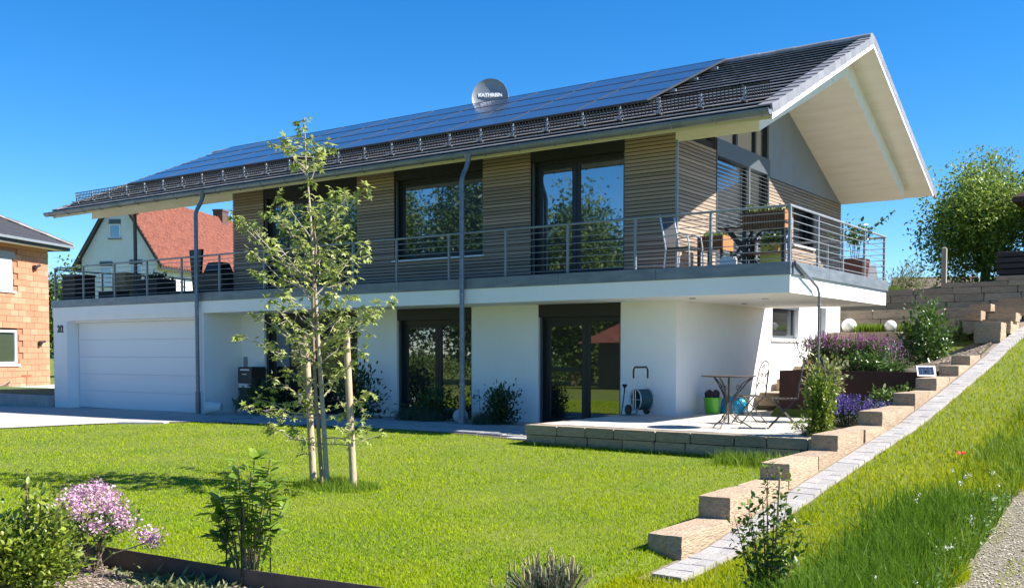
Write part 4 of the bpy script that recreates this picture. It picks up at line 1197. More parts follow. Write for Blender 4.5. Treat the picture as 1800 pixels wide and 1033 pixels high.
P = RNG.normal(0, 1, (260, 3)) * np.array([.17, .15, .12]) + np.array([0, 0, .88]); P2 = np.array([(.3 + .02 * k, .0, 1.0 + .012 * k) for k in range(24)]); P = np.concatenate([P, P2])
leaves('foliage', P, RNG.normal(0, 1, (len(P), 3)), RNG.uniform(.06, .12, len(P)), 'oval', leaf_gloss, bp)
# left terrace
wick = mat('dark_wicker', (.018, .017, .018), .7, bump=.6, bscale=40)
o = MB().box(-.31, .31, -.31, .31, 0, .72).box(-.33, .33, -.33, .33, .70, .76).build('planter_box', wick, None, (.45, .52, FL), bevel=.015); tag(o, 'tall black wicker box at the left end of the roof terrace', 'box')
tb = thing('timber_cabinet', 'tan wooden cabinet on the roof terrace beside the steel post', 'cabinet', (1.55, 1.30, FL))
tan = mat('tan_board', (.33, .25, .14), .7, col2=(.26, .19, .10), scale=3, stretch=(1, 1, 6))
bx('carcass', tan, tb, -.30, .30, -.25, .25, 0, .78, .006)
bx('lid', tan, tb, -.32, .32, -.27, .27, .782, .81, .004); 
for k in range(2): bx('door', tan, tb, -.29 + k * .3, -.01 + k * .3, -.272, -.252, .05, .76, .004)
o = MB().box(-.42, .42, -.2, .2, 0, .26).build('storage_chest', wick, None, (1.95, .62, FL), bevel=.01); tag(o, 'low black chest in front of the tan cabinet', 'chest')
pb = thing('planter', 'wide black planter with a small bush on the roof terrace', 'planter', (3.25, 1.05, FL))
bx('box', wick, pb, -.42, .42, -.3, .3, 0, .55, .012)
P = RNG.normal(0, 1, (200, 3)) * np.array([.15, .12, .05]) + np.array([0, 0, .59]); leaves('foliage', P, np.abs(RNG.normal(0, 1, (200, 3))), RNG.uniform(.06, .13, 200), 'oval', leaf_dark, pb)
gr = thing('grill', 'black covered kettle grill against the wooden wall on the terrace', 'grill', (5.72, 1.1, FL))
MB().hexa([(-.45, -.3, 0), (.45, -.3, 0), (.45, .3, 0), (-.45, .3, 0), (-.48, -.32, .62), (.48, -.32, .62), (.48, .32, .62), (-.48, .32, .62)]).hexa([(-.3, -.26, .62), (.30, -.26, .62), (.30, .26, .62), (-.3, .26, .62), (-.22, -.18, .88), (.22, -.18, .88), (.22, .18, .88), (-.22, .18, .88)]).build('cover', black, gr, bevel=.03)
MB().hexa([(-.95, -.05, .0), (-.75, -.05, .0), (-.75, .02, 0), (-.95, .02, 0), (-1.1, -.05, 1.25), (-.6, -.05, 1.25), (-.6, .02, 1.25), (-1.1, .02, 1.25)]).build('folded_parasol', black, gr)
fp = thing('low_planter', 'flat dark tray with a sparse plant near the front downpipe', 'planter', (5.35, .42, FL))
MB().box(-.55, .55, -.12, .12, 0, .14).build('tray', wick, fp, bevel=.01)
P = np.stack([RNG.normal(-.2, .06, 40), RNG.normal(0, .04, 40), RNG.uniform(.1, .32, 40)], 1); leaves('foliage', P, RNG.normal(0, 1, (40, 3)) + np.array([0, 0, .6]), RNG.uniform(.06, .12, 40), 'narrow', leaf_mid, fp)
# ================================================================== YOUNG TREE ON THE LAWN
TR = [(18.0, -7.15, -0.04), (17.96, -7.15, 0.61), (17.89, -7.15, 1.4), (17.84, -7.15, 2.06), (17.79, -7.15, 2.72), (17.74, -7.15, 3.31), (17.69, -7.15, 3.77), (17.67, -7.15, 4.25)]
TR2 = [(17.97, -7.2, 0.02), (17.88, -7.2, 1.0), (17.84, -7.2, 1.66), (17.84, -7.2, 2.18), (17.9, -7.2, 2.77), (17.87, -7.2, 2.97)]
BR = [((17.84, -7.61, 3.91), (17.71, -7.15, 3.64)), ((18.34, -7.44, 3.81), (17.71, -7.15, 3.64)), ((17.02, -6.82, 4.02), (17.71, -7.15, 3.57)), ((17.81, -7.06, 3.74), (17.72, -7.15, 3.44)), ((17.72, -7.6, 3.29), (17.77, -7.15, 2.85)), ((17.1, -7.22, 3.21), (17.78, -7.15, 2.78)), ((17.34, -7.17, 3.07), (17.79, -7.15, 2.65)), ((18.55, -7.52, 3.28), (17.77, -7.15, 2.85)), ((18.09, -6.89, 3.34), (17.78, -7.15, 2.78)), ((19.02, -7.57, 3.26), (17.78, -7.15, 2.78)), ((18.38, -7.27, 2.92), (17.8, -7.15, 2.52)), ((16.43, -7.13, 3.22), (17.82, -7.15, 2.32)), ((16.64, -7.23, 3.09), (17.82, -7.15, 2.32)), ((16.59, -7.05, 2.79), (17.83, -7.15, 2.19)), ((16.77, -6.89, 2.94), (17.82, -7.15, 2.32)), ((18.13, -6.65, 2.8), (17.83, -7.15, 2.19)), ((18.66, -7.39, 2.52), (17.84, -7.15, 2.06)), ((18.09, -6.99, 2.71), (17.82, -7.15, 2.32)), ((17.07, -6.93, 2.57), (17.84, -7.15, 2.06)), ((18.35, -7.38, 2.41), (17.85, -7.15, 1.92)), ((17.5, -7.7, 2.43), (17.85, -7.15, 1.92)), ((18.56, -6.63, 2.13), (17.88, -7.15, 1.59)), ((19.02, -7.37, 2.02), (17.88, -7.15, 1.59)), ((18.8, -7.35, 1.9), (17.88, -7.15, 1.59)), ((18.01, -6.72, 2.2), (17.87, -7.15, 1.73)), ((16.42, -7.06, 1.74), (17.89, -7.15, 1.4)), ((16.83, -7.18, 1.98), (17.88, -7.15, 1.53)), ((16.66, -6.85, 2.17), (17.87, -7.15, 1.66)), ((17.88, -7.67, 2.16), (17.86, -7.15, 1.79)), ((18.11, -6.92, 1.83), (17.89, -7.15, 1.4)), ((18.73, -7.29, 1.53), (17.91, -7.15, 1.13)), ((17.99, -7.6, 1.72), (17.89, -7.15, 1.4)), ((16.9, -6.97, 1.95), (17.88, -7.15, 1.53)), ((16.0, -6.68, 0.82), (17.94, -7.15, 0.77)), ((17.21, -7.47, 0.99), (17.94, -7.15, 0.8)), ((16.93, -7.01, 1.21), (17.94, -7.15, 0.87)), ((17.64, -7.37, 1.27), (17.93, -7.15, 1.0)), ((16.69, -6.88, 1.6), (17.91, -7.15, 1.13)), ((18.45, -6.91, 1.07), (17.95, -7.15, 0.74)), ((18.89, -7.46, 0.73), (17.96, -7.15, 0.54)), ((18.47, -6.79, 0.57), (17.97, -7.15, 0.47)), ((18.29, -6.98, 0.97), (17.95, -7.15, 0.74)), ((18.04, -6.95, 1.33), (17.93, -7.15, 1.0)), ((16.58, -6.8, 0.61), (17.97, -7.15, 0.47)), ((17.57, -7.23, 0.63), (17.97, -7.15, 0.41)), ((17.43, -6.87, 1.05), (17.94, -7.15, 0.8)), ((17.78, -6.73, 1.94), (17.88, -7.15, 1.53)), ((18.08, -7.59, 2.73), (17.81, -7.15, 2.45)), ((17.49, -6.77, 2.7), (17.82, -7.15, 2.32)), ((18.1, -7.27, 2.17), (17.86, -7.15, 1.86))]
def rot_about(v, ax, a): return Matrix.Rotation(a, 3, ax) @ v
YT = thing('young_tree', 'slim young sweetgum tree with star shaped leaves on the lawn', 'tree', (18.0, -7.15, -.06))
o3 = Vector((18.0, -7.15, -.06))
MB().tube([Vector(p) - o3 for p in TR], [.031, .028, .024, .021, .017, .012, .008, .004], 8).build('trunk', bark_m, YT, smooth=True)
MB().tube([Vector(p) - o3 for p in TR2], [.025, .022, .019, .017, .013, .008], 8).build('trunk', mat('young_bark', (.26, .19, .14), .9, col2=(.19, .14, .10), scale=25), YT, smooth=True)
brm = MB(); LP, LD, LS = [], [], []
q = random.Random(9)
def leaf_along(pts, n, spread, size):
    for _ in range(n):
        t = q.uniform(.25, 1.0); i = min(int(t * (len(pts) - 1)), len(pts) - 2); f = t * (len(pts) - 1) - i
        p = pts[i].lerp(pts[i + 1], f)
        d = Vector((q.gauss(0, 1), q.gauss(0, 1), q.gauss(.1, .5))).normalized()
        pet = q.uniform(.01, spread)
        LP.append(tuple(p + d * pet)); LD.append(tuple(d + Vector((0, 0, -.35)))); LS.append(q.uniform(*size))
for (e_, a_) in BR:
    e_, a_ = Vector(e_) - o3, Vector(a_) - o3
    mid = a_.lerp(e_, .5) + Vector((q.uniform(-.06, .06), q.uniform(-.06, .06), -.06))
    pts = [a_, a_.lerp(mid, .5) + Vector((0, 0, .01)), mid, mid.lerp(e_, .5) + Vector((0, 0, .02)), e_]
    L_ = (e_ - a_).length
    r0 = .005 + .006 * min(L_, 1)
    brm.tube(pts, [r0, r0 * .85, r0 * .7, r0 * .5, r0 * .25], 6)
    leaf_along(pts, int(9 + 10 * L_), .08, (.065, .12))
    for _ in range(11):   # tuft at the tip
        d = Vector((q.gauss(0, 1), q.gauss(0, 1), q.gauss(0, .7))).normalized()
        LP.append(tuple(e_ + d * q.uniform(.01, .075))); LD.append(tuple(d + Vector((0, 0, -.3)))); LS.append(q.uniform(.07, .125))
    if L_ > .5:
        for t in (.45, .7):
            s0 = a_.lerp(e_, t); d = Vector((q.gauss(0, 1), q.gauss(0, 1), q.gauss(.2, .5))).normalized() * q.uniform(.12, .28)
            brm.tube([s0, s0 + d * .6, s0 + d], [.005, .004, .002], 5)
            for _ in range(7):
                dd = Vector((q.gauss(0, 1), q.gauss(0, 1), q.gauss(0, .6))).normalized()
                LP.append(tuple(s0 + d + dd * q.uniform(.01, .07))); LD.append(tuple(dd + Vector((0, 0, -.3)))); LS.append(q.uniform(.07, .12))
tpts = [Vector(p) - o3 for p in TR]
for t in range(170):
    z = q.uniform(1.2, 4.36) if t > 26 else q.uniform(3.95, 4.40); i = 0
    while i < len(tpts) - 2 and tpts[i + 1].z < z: i += 1
    f = (z - tpts[i].z) / max(.01, tpts[i + 1].z - tpts[i].z); p = tpts[i].lerp(tpts[i + 1], min(f, 1))
    d = Vector((q.gauss(0, 1), q.gauss(0, 1), q.gauss(0, .4))).normalized()
    LP.append(tuple(p + d * q.uniform(.04, .22 if z < 3 else .10))); LD.append(tuple(d + Vector((0, 0, -.3)))); LS.append(q.uniform(.06, .11))
brm.build('branches', bark_m, YT)
leaves('crown', LP, LD, LS, 'star', leaf_liq, YT, roll=.9)
stake_m = mat('peeled_stake', (.50, .385, .265), .85, col2=(.36, .27, .18), scale=8, stretch=(2, 2, .6), bump=.3)
for lab, (a, b) in (('round wooden stake left of the young tree trunk', ((17.62, -7.0, -.08), (17.50, -7.0, 1.74))), ('round wooden stake right of the young tree trunk', ((18.30, -7.02, -.08), (18.22, -7.05, 1.80)))):
    b_ = Vector(b) - Vector(a)
    o = MB().tube([(0, 0, 0), b_ * .5, b_ * .985, b_], [.041, .040, .039, .034], 14).build('tree_stake', stake_m, None, a, smooth=True)
    tag(o, lab, 'stake', 'stakes of the young tree')
for k in range(1):
    o = MB().tube([(17.52, -7.0, 1.45), (17.72, -7.06, 1.42), (17.87, -7.13, 1.43), (18.05, -7.1, 1.44), (18.24, -7.05, 1.46)], .012, 6).build('tree_tie', mat('coir_tie', (.10, .075, .05), .9), None); tag(o, 'dark tie strap between the two stakes and trunk', 'strap')

# ================================================================== SHRUB BUILDERS
def ell_points(n, c, r, rng=RNG, shell=.55):
    d = rng.normal(0, 1, (n, 3)); d /= np.linalg.norm(d, axis=1, keepdims=True)
    rad = shell + (1 - shell) * rng.random((n, 1)) ** .7
    return np.array(c) + d * rad * np.array(r), d
def shrub(name, label, cat, loc, r, n, size, m, kind='oval', clusters=14, group=None, csz=.38, stems=6, lift=.0, stem_mat=None, up=.4):
    """bushy plant: leaf clumps spread through an ellipsoid, stems from the ground"""
    t = thing(name, label, cat, loc, 0, group)
    cc, dd = ell_points(clusters, (0, 0, lift + r[2]), r, shell=.25)
    cc[:, 2] = np.maximum(cc[:, 2], .04)
    k = RNG.integers(0, clusters, n)
    P = cc[k] + RNG.normal(0, 1, (n, 3)) * np.array(r) * csz
    P[:, 2] = np.maximum(P[:, 2], .015)
    D_ = RNG.normal(0, .7, (n, 3)) + (P - np.array([0, 0, lift + r[2] * .6])) / max(r) ; D_[:, 2] += up
    leaves('foliage', P, D_, RNG.uniform(size[0], size[1], n), kind, m, t)
    sm = MB()
    for i in range(stems):
        e_ = Vector(cc[i % clusters]); b_ = Vector((RNG.normal(0, .05), RNG.normal(0, .05), -.03))
        sm.tube([b_, b_.lerp(e_, .5) + Vector((0, 0, .05)), e_], [.010, .008, .004], 5)
    if stems: sm.build('stem', stem_mat or stem_m, t)
    return t
def spikes(name, label, cat, loc, w, d, h, n_leaf, n_spk, lm, fm, spk=(.12, .22), group=None, lsz=(.04, .08)):
    """flowering perennial: leafy mound with upright flower spikes"""
    t = thing(name, label, cat, loc, 0, group)
    P = np.stack([RNG.normal(0, w * .42, n_leaf).clip(-w, w), RNG.normal(0, d * .42, n_leaf).clip(-d, d), RNG.uniform(0.0, 1, n_leaf) ** .8 * h * .72], 1)
    D_ = RNG.normal(0, .8, (n_leaf, 3)); D_[:, 2] = np.abs(D_[:, 2]) + .35
    leaves('foliage', P, D_, RNG.uniform(*lsz, n_leaf), 'narrow', lm, t)
    FP, FD, FS = [], [], []
    sm = MB()
    for i in range(n_spk):
        x, y = RNG.normal(0, w * .45), RNG.normal(0, d * .45); x = max(-w, min(w, x)); y = max(-d, min(d, y))
        hh = h * RNG.uniform(.72, 1.0) * (1 - .25 * (x / w) ** 2); L_ = RNG.uniform(*spk)
        lx, ly = x * .25 + RNG.normal(0, .02), y * .25 + RNG.normal(0, .02)
        sm.tube([(x * .6, y * .6, 0), (x + lx * .5, y + ly * .5, hh * .6), (x + lx, y + ly, hh)], .003, 3, cap=False)
        for j in range(int(L_ / .009)):
            a = RNG.uniform(0, 6.28); zz = hh - L_ + j * .009
            FP.append((x + lx * zz / hh, y + ly * zz / hh, zz)); FD.append((math.cos(a), math.sin(a), .5)); FS.append(.012 + .016 * (1 - j * .009 / L_ * .7))
    sm.build('stem', leaf_dark, t)
    leaves('flowers', FP, FD, FS, 'petal', fm, t)
    return t
def tuft(name, label, loc, n, h, spread, m, group, width=.006, cat='grass tuft'):
    V, F = blades(np.zeros((n, 2)) + RNG.normal(0, spread * .32, (n, 2)), np.zeros(n), RNG.uniform(.6, 1, n) * h, np.full(n, width), lean=.42)
    o = np_mesh(name, V, F, m, None, loc); return tag(o, label, cat, group)
def blades(xy, z, h, w, lean=.35, rng=RNG):
    n = len(xy)
    a = rng.uniform(0, 2 * math.pi, n); b = rng.uniform(0, 2 * math.pi, n)
    l = np.abs(rng.normal(0, 1, n)) * lean * h
    base = np.column_stack([xy, z])
    side = np.column_stack([np.cos(a), np.sin(a), np.zeros(n)]) * w[:, None]
    le = np.column_stack([np.cos(b) * l, np.sin(b) * l, np.zeros(n)])
    up = np.column_stack([np.zeros(n), np.zeros(n), h])
    V = np.empty((n, 5, 3))
    V[:, 0] = base - side; V[:, 1] = base + side
    m1 = base + up * .55 + le * .35
    V[:, 2] = m1 + side * .75; V[:, 3] = m1 - side * .75
    V[:, 4] = base + up * np.sqrt(np.clip(1 - (lean * .5) ** 2, .3, 1)) + le
    F = np.array([(0, 1, 2), (0, 2, 3), (3, 2, 4)])
    FF = (F[None] + (np.arange(n) * 5)[:, None, None]).reshape(-1, 3)
    return V.reshape(-1, 3), FF

# ================================================================== LAWN
CX, CY = 26.4537, -15.3746
def frustum_pts(n, r0, r1, half=41, power=1.0):
    """random points round the camera side of the garden, denser where grass is nearer"""
    u = RNG.random(n)
    r = r0 * (r1 / r0) ** u if power == 1 else (r0 ** (1 - power) + u * (r1 ** (1 - power) - r0 ** (1 - power))) ** (1 / (1 - power))
    a = R(90) + .61656 + R(RNG.uniform(-half, half, n)) if False else (math.pi / 2 + .61656 + np.radians(RNG.uniform(-half, half, n)))
    return np.column_stack([CX + r * np.cos(a), CY + r * np.sin(a)]), r
lawn_edge_x = lambda y: np.interp(y, [-12, -8.9, -8.25, -8.15, -2.3], [23.3, 22.99, 22.97, 22.68, 22.68])
def on_lawn(x, y):
    ok = (y > np.interp(x, [10, 19.4, 22.2, 23.2, 24], [-13.5, -10.92, -10.66, -10.3, -9.4])) & (x < lawn_edge_x(y))
    far = np.interp(x, [-5, 4.8, 6.2, 6.85, 7.4, 8.0, 8.9, 11, 13.3, 15.5, 17.38, 17.4, 24], [-9.2, -8.2, -6, -4.6, -3.3, -2.7, -2.15, -1.84, -1.66, -1.68, -1.9, -2.28, -2.28])
    return ok & (y < far)
xy, r = frustum_pts(700000, 4.0, 30, power=1.3)
k = on_lawn(xy[:, 0], xy[:, 1]); xy, r = xy[k], r[k]
hh = RNG.uniform(.014, .036, len(xy)) * (1 + .25 * np.sin(xy[:, 0] * 2.1) * np.sin(xy[:, 1] * 1.7))
ww = np.clip(.0014 + .00020 * r, .0018, .0055)
V, F = blades(xy, gz(xy[:, 0], xy[:, 1]) - .022, hh, ww, lean=.75)
gm2 = mat('lawn_blade', (.105, .24, .003), .6, col2=(.26, .345, .005), scale=.7, detail=6, mixlo=.40, mixhi=.60, island=(.38, .475, .008), trans=.4, spec=.04)
lg_ = np_mesh('lawn_grass', V, F, gm2); tag(lg_, 'short mown green lawn in front of the house', 'lawn', kind='stuff')
# uncut ring around the trunk, fringe along walls
n = 2600
a = RNG.uniform(0, 6.28, n); rr_ = np.sqrt(RNG.random(n)); xy = np.column_stack([18.12 + rr_ * np.cos(a) * .62, -7.12 + rr_ * np.sin(a) * .36])
V, F = blades(xy, gz(xy[:, 0], xy[:, 1]) - .02, RNG.uniform(.05, .18, n) * (1.1 - rr_ * .7), np.full(n, .003), lean=.45)
o = np_mesh('tall_grass_ring', V, F, grass_long); tag(o, 'unmown taller grass around the young tree trunk', 'grass', kind='stuff')
n = 1500; xy = np.column_stack([20.9 + RNG.random(n) * 1.75, -2.75 + RNG.normal(0, .18, n)]); xy[:, 1] = np.minimum(xy[:, 1], -2.3)
V, F = blades(xy, gz(xy[:, 0], xy[:, 1]) - .02, RNG.uniform(.08, .24, n), np.full(n, .004), lean=.4)
n2 = 2200; xq = np.column_stack([17.4 + RNG.random(n2) * 4, -2.27 - np.abs(RNG.normal(0, .05, n2))])
V2, F2 = blades(xq, gz(xq[:, 0], xq[:, 1]) - .02, RNG.uniform(.03, .09, n2), np.full(n2, .003), lean=.4)
o = np_mesh('wall_grass', np.concatenate([V, V2]), np.concatenate([F, F2 + len(V)]), grass_long); tag(o, 'taller grass fringe at the foot of the patio wall', 'grass', kind='stuff')

# ================================================================== BANK MEADOW
def on_bank(x, y): return (x > 23.33 + .03 * np.sin(7 * y) + .02 * np.sin(19 * y) + np.clip(y - 4, 0, 9) * .06) & (x < 24.86 + .12 * np.sin(2.2 * y) + .05 * np.sin(7 * y)) & (y > -9.2)
xy, r = frustum_pts(420000, 5.5, 36, half=34, power=1.25)
k = on_bank(xy[:, 0], xy[:, 1]) | ((xy[:, 0] > 22.9) & (xy[:, 1] < -8.75) & (xy[:, 0] < 24.86) & (xy[:, 1] > -11))
k |= (xy[:, 1] > 10) & (xy[:, 0] > 23.3) & (xy[:, 0] < 32)
xy, r = xy[k], r[k]
nearR = sstep(24.0, 24.7, xy[:, 0])                      # taller towards the track
hh = RNG.uniform(.03, .065, len(xy)) * (1 + 1.8 * nearR)
V, F = blades(xy, gz(xy[:, 0], xy[:, 1]) - .022, hh, np.clip(.002 + .0002 * r, .0025, .006), lean=.6)
gm3 = mat('meadow_blade', (.17, .27, .003), .6, col2=(.30, .34, .005), scale=.9, detail=4, mixlo=.36, mixhi=.64, island=(.42, .44, .012), trans=.4, spec=.06)
o = np_mesh('meadow_grass', V, F, gm3); tag(o, 'rough grass covering the bank right of the pavers', 'grass', kind='stuff')
n = 11000
xy = np.column_stack([24.95 - .62 * RNG.random(n) ** 1.6, RNG.uniform(-9.4, 4.5, n)]); k = RNG.random(n) < (.35 + .65 * (np.sin(xy[:, 1] * 2.3 + xy[:, 0] * 4) > -.1)); xy = xy[k]; n = len(xy)
V, F = blades(xy, gz(xy[:, 0], xy[:, 1]) - .022, RNG.uniform(.12, .30, n), np.full(n, .004), lean=.5)
o = np_mesh('tall_meadow_grass', V, F, grass_long); tag(o, 'tall uncut grass along the gravel track edge', 'grass', kind='stuff')
n = 620; xy = np.column_stack([24.97 - .6 * RNG.random(n) ** 1.5, RNG.uniform(-9.2, -5.8, n)])
P = np.column_stack([xy, gz(xy[:, 0], xy[:, 1]) + RNG.uniform(.03, .16, n)]); D_ = RNG.normal(0, 1, (n, 3)); D_[:, 2] = .3
P = np.repeat(P, 3, 0) + RNG.normal(0, .012, (3 * n, 3)); D_ = np.repeat(D_, 3, 0) + RNG.normal(0, .7, (3 * n, 3))
o = leaves('clover', P, D_, RNG.uniform(.025, .05, 3 * n), 'oval', mat('clover_leaf', (.08, .17, .03), .5, island=(.20, .30, .09), trans=.35)); tag(o, 'clover and broad leaved weeds by the gravel', 'weeds', kind='stuff')
n = 16; xy = np.column_stack([RNG.uniform(24.35, 24.9, n), RNG.uniform(-9.0, -5.2, n)]); FPs = []; 
for x, y in xy:
    c = np.array([x, y, float(gz(x, y)) + RNG.uniform(.12, .24)]); FPs.append(c + RNG.normal(0, .008, (16, 3)))
P = np.concatenate(FPs); o = leaves('clover_flowers', P, RNG.normal(0, 1, (len(P), 3)), np.full(len(P), .014), 'petal', white_petal); tag(o, 'small white clover flowers in the long grass', 'flowers', kind='stuff')
pt = thing('poppy', 'single red poppy standing in the grass bank', 'flower', (24.2, -3.95, float(bank(-3.95)) - .3))
MB().tube([(0, 0, 0), (.01, .01, .2), (.0, .0, .36)], .003, 4).build('stem', leaf_mid, pt)
leaves('petals', np.tile([[0, 0, .36]], (6, 1)), np.array([(math.cos(a), math.sin(a), .35) for a in np.arange(6) * 1.05]), np.full(6, .06), 'petal', mat('red_petal', (.62, .05, .02), .5, trans=.3), pt)
n = 9500; xy = np.column_stack([RNG.normal(24.52, .20, n).clip(23.95, 24.95), -9.7 + 3.6 * RNG.random(n) ** 1.25]); V, F = blades(xy, gz(xy[:, 0], xy[:, 1]) - .022, RNG.uniform(.14, .36, n), np.full(n, .0045), lean=.5)
o = np_mesh('lush_grass', V, F, mat('lush_blade', (.055, .14, .008), .5, island=(.14, .24, .02), trans=.4, spec=.1)); tag(o, 'lush dark green grass clump at the lower right', 'grass', kind='stuff')
# gravel track
track = grid_mesh('gravel_track', np.array([24.86, 25.3, 26, 27, 28.5]), np.arange(-16, 14, .5), lambda X, Y: bank(Y) + .002, mat('track_gravel', (.25, .22, .16), .95, col2=(.14, .13, .08), scale=30, detail=8, bump=.9, bscale=90)); tag(track, kind='structure')
xy, r = frustum_pts(160000, 4.5, 25, half=34, power=1.3); k = (xy[:, 0] > 24.82) & (xy[:, 0] < 28.5); xy = xy[k]; n = len(xy)
P = np.column_stack([xy, bank(xy[:, 1]) + .006])
def chips(name, P, s, m, flat=.6):
    n = len(P); T = np.array([(1, 0, 0), (-.4, .8, 0), (-.6, -.7, 0), (0, 0, .7)], float)
    F = np.array([(0, 1, 3), (1, 2, 3), (2, 0, 3)])
    a = RNG.uniform(0, 6.28, n); ca, sa = np.cos(a), np.sin(a)
    sx = s * RNG.uniform(.5, 1.3, n); sy = s * RNG.uniform(.5, 1.2, n); sz = s * RNG.uniform(.3, 1, n) * flat
    tx, ty, tz = RNG.normal(0, .35, n), RNG.normal(0, .35, n), 0
    V = np.empty((n, 4, 3))
    for i, t in enumerate(T):
        x = t[0] * sx; y = t[1] * sy; z = t[2] * sz
        V[:, i, 0] = P[:, 0] + x * ca - y * sa; V[:, i, 1] = P[:, 1] + x * sa + y * ca; V[:, i, 2] = P[:, 2] + z + (x * tx + y * ty) * .5
    return np_mesh(name, V.reshape(-1, 3), (F[None] + (np.arange(n) * 4)[:, None, None]).reshape(-1, 3), m)
o = chips('gravel', P, np.full(n, .015), mat('gravel_chip', (.14, .12, .09), .9, island=(.46, .42, .35))); tag(o, 'loose grey gravel on the track', 'gravel', kind='stuff')
xy = np.column_stack([RNG.uniform(24.85, 26.4, 9000), RNG.uniform(-9, 2, 9000)]); xy = xy[np.sin(xy[:, 0] * 5) * np.sin(xy[:, 1] * 3.1) > .25]; n = len(xy)
V, F = blades(xy, bank(xy[:, 1]), RNG.uniform(.02, .06, n), np.full(n, .003), lean=.7); o = np_mesh('track_grass', V, F, gm3); tag(o, 'thin grass growing through the gravel track', 'grass', kind='stuff')

# ================================================================== FOREGROUND BED
mulch_m = mat('mulch_ground', (.085, .062, .048), .95, col2=(.15, .115, .09), scale=14, bump=.8, bscale=60)
bedf = grid_mesh('mulch_bed', np.arange(17.6, 23.3, .15), np.arange(-14.2, -10.55, .15), lambda X, Y: np.where(Y < np.interp(X, [10, 19.4, 22.2, 23.3], [-13.5, -10.97, -10.71, -10.5]), -.075 + .02 * np.sin(4 * X) * np.sin(5 * Y), -.16), mulch_m); tag(bedf, kind='structure')
xy, r = frustum_pts(130000, 3.0, 10, half=36, power=1.2); k = (xy[:, 0] < 22.9) & (xy[:, 0] > 17.7) & (xy[:, 1] < np.interp(xy[:, 0], [10, 19.4, 22.2, 23], [-13.5, -11.02, -10.76, -10.6])); xy = xy[k]; n = len(xy)
o = chips('bark_mulch', np.column_stack([xy, -.068 + .02 * np.sin(4 * xy[:, 0]) * np.sin(5 * xy[:, 1])]), np.full(n, .016), mat('bark_chip', (.10, .07, .055), .9, island=(.40, .32, .25)), .45); tag(o, 'bark chips covering the front bed', 'mulch', kind='stuff')
ce_ = MB(); pe = [(18.4, -11.35), (19.42, -10.95), (20.85, -10.88), (21.6, -10.78), (22.2, -10.70), (23.2, -10.45)]
for (xa, ya), (xb, yb) in zip(pe, pe[1:]):
    ce_.hexa([(xa, ya, -.2), (xb, yb, -.2), (xb, yb + .006, -.2), (xa, ya + .006, -.2), (xa, ya, .055), (xb, yb, .055), (xb, yb + .006, .055), (xa, ya + .006, .055)])
o = ce_.build('steel_edging', mat('weathered_steel', (.14, .095, .075), .8, col2=(.085, .06, .05), scale=4, bump=.15)); tag(o, 'brown weathered steel edging between lawn and front bed', 'edging')

# variegated bush bottom left
shrub('evergreen_bush', 'yellow green evergreen bush in the bottom left corner', 'bush', (20.08, -11.98, -.08), (.38, .34, .27), 4200, (.035, .062), leaf_lime, 'oval', 26, None, .24, 8, .02)
t = thing('evergreen_shoots', 'tall yellow tipped shoots rising from the corner bush', 'bush', (20.13, -11.9, -.08))
sm = MB(); P = []; Dv = []
for k in range(5):
    bx_, by_ = -.1 + .10 * k, RNG.normal(0, .06); top = Vector((bx_ + .02, by_, [.84, .80, .70, .76, .62][k]))
    sm.tube([(bx_ * .4, by_, 0), (bx_ * .8, by_, .4), top], [.008, .006, .003], 5)
    for j in range(70):
        f = .35 + .65 * RNG.random(); P.append(Vector((bx_ * .4, by_, 0)).lerp(top, f) + Vector(RNG.normal(0, .025, 3))); Dv.append(RNG.normal(0, 1, 3) + np.array([0, 0, .8]))
sm.build('stem', stem_m, t); leaves('foliage', [tuple(p) for p in P], Dv, RNG.uniform(.04, .07, len(P)), 'oval', leaf_lime, t)
# dwarf lilac
LI = shrub('lilac_bush', 'small lilac bush covered with pale pink blossom', 'bush', (19.62, -11.12, -.08), (.30, .26, .15), 900, (.03, .055), leaf_mid, 'oval', 16, None, .3, 9, .17)
Pp = []; 
heads = [(-.28, .0, .50), (-.20, .1, .57), (-.10, -.05, .56), (-.02, .08, .59), (.07, 0, .58), (.15, .06, .55), (.22, -.02, .50), (.28, .04, .45), (-.32, -.05, .40), (.02, -.15, .50), (.14, -.15, .48), (-.14, -.16, .48), (.24, -.12, .37), (.55, .08, .30), (.60, .10, .28), (.37, .02, .38), (-.22, -.1, .30)]
for hx, hy, hz in heads: Pp.append(np.array([hx, hy, hz]) + RNG.normal(0, 1, (190, 3)) * np.array([.042, .045, .034]))
Pp = np.concatenate(Pp); leaves('blossom', Pp, RNG.normal(0, 1, (len(Pp), 3)) + np.array([0, 0, .4]), RNG.uniform(.014, .028, len(Pp)), 'petal', pink_m, LI)
MB().tube([(0, 0, .0), (.2, .03, .14), (.45, .06, .22), (.58, .08, .27)], .005, 5).tube([(0, 0, 0), (-.1, 0, .2), (-.25, 0, .42)], .006, 5).build('stem', bark_m, LI)
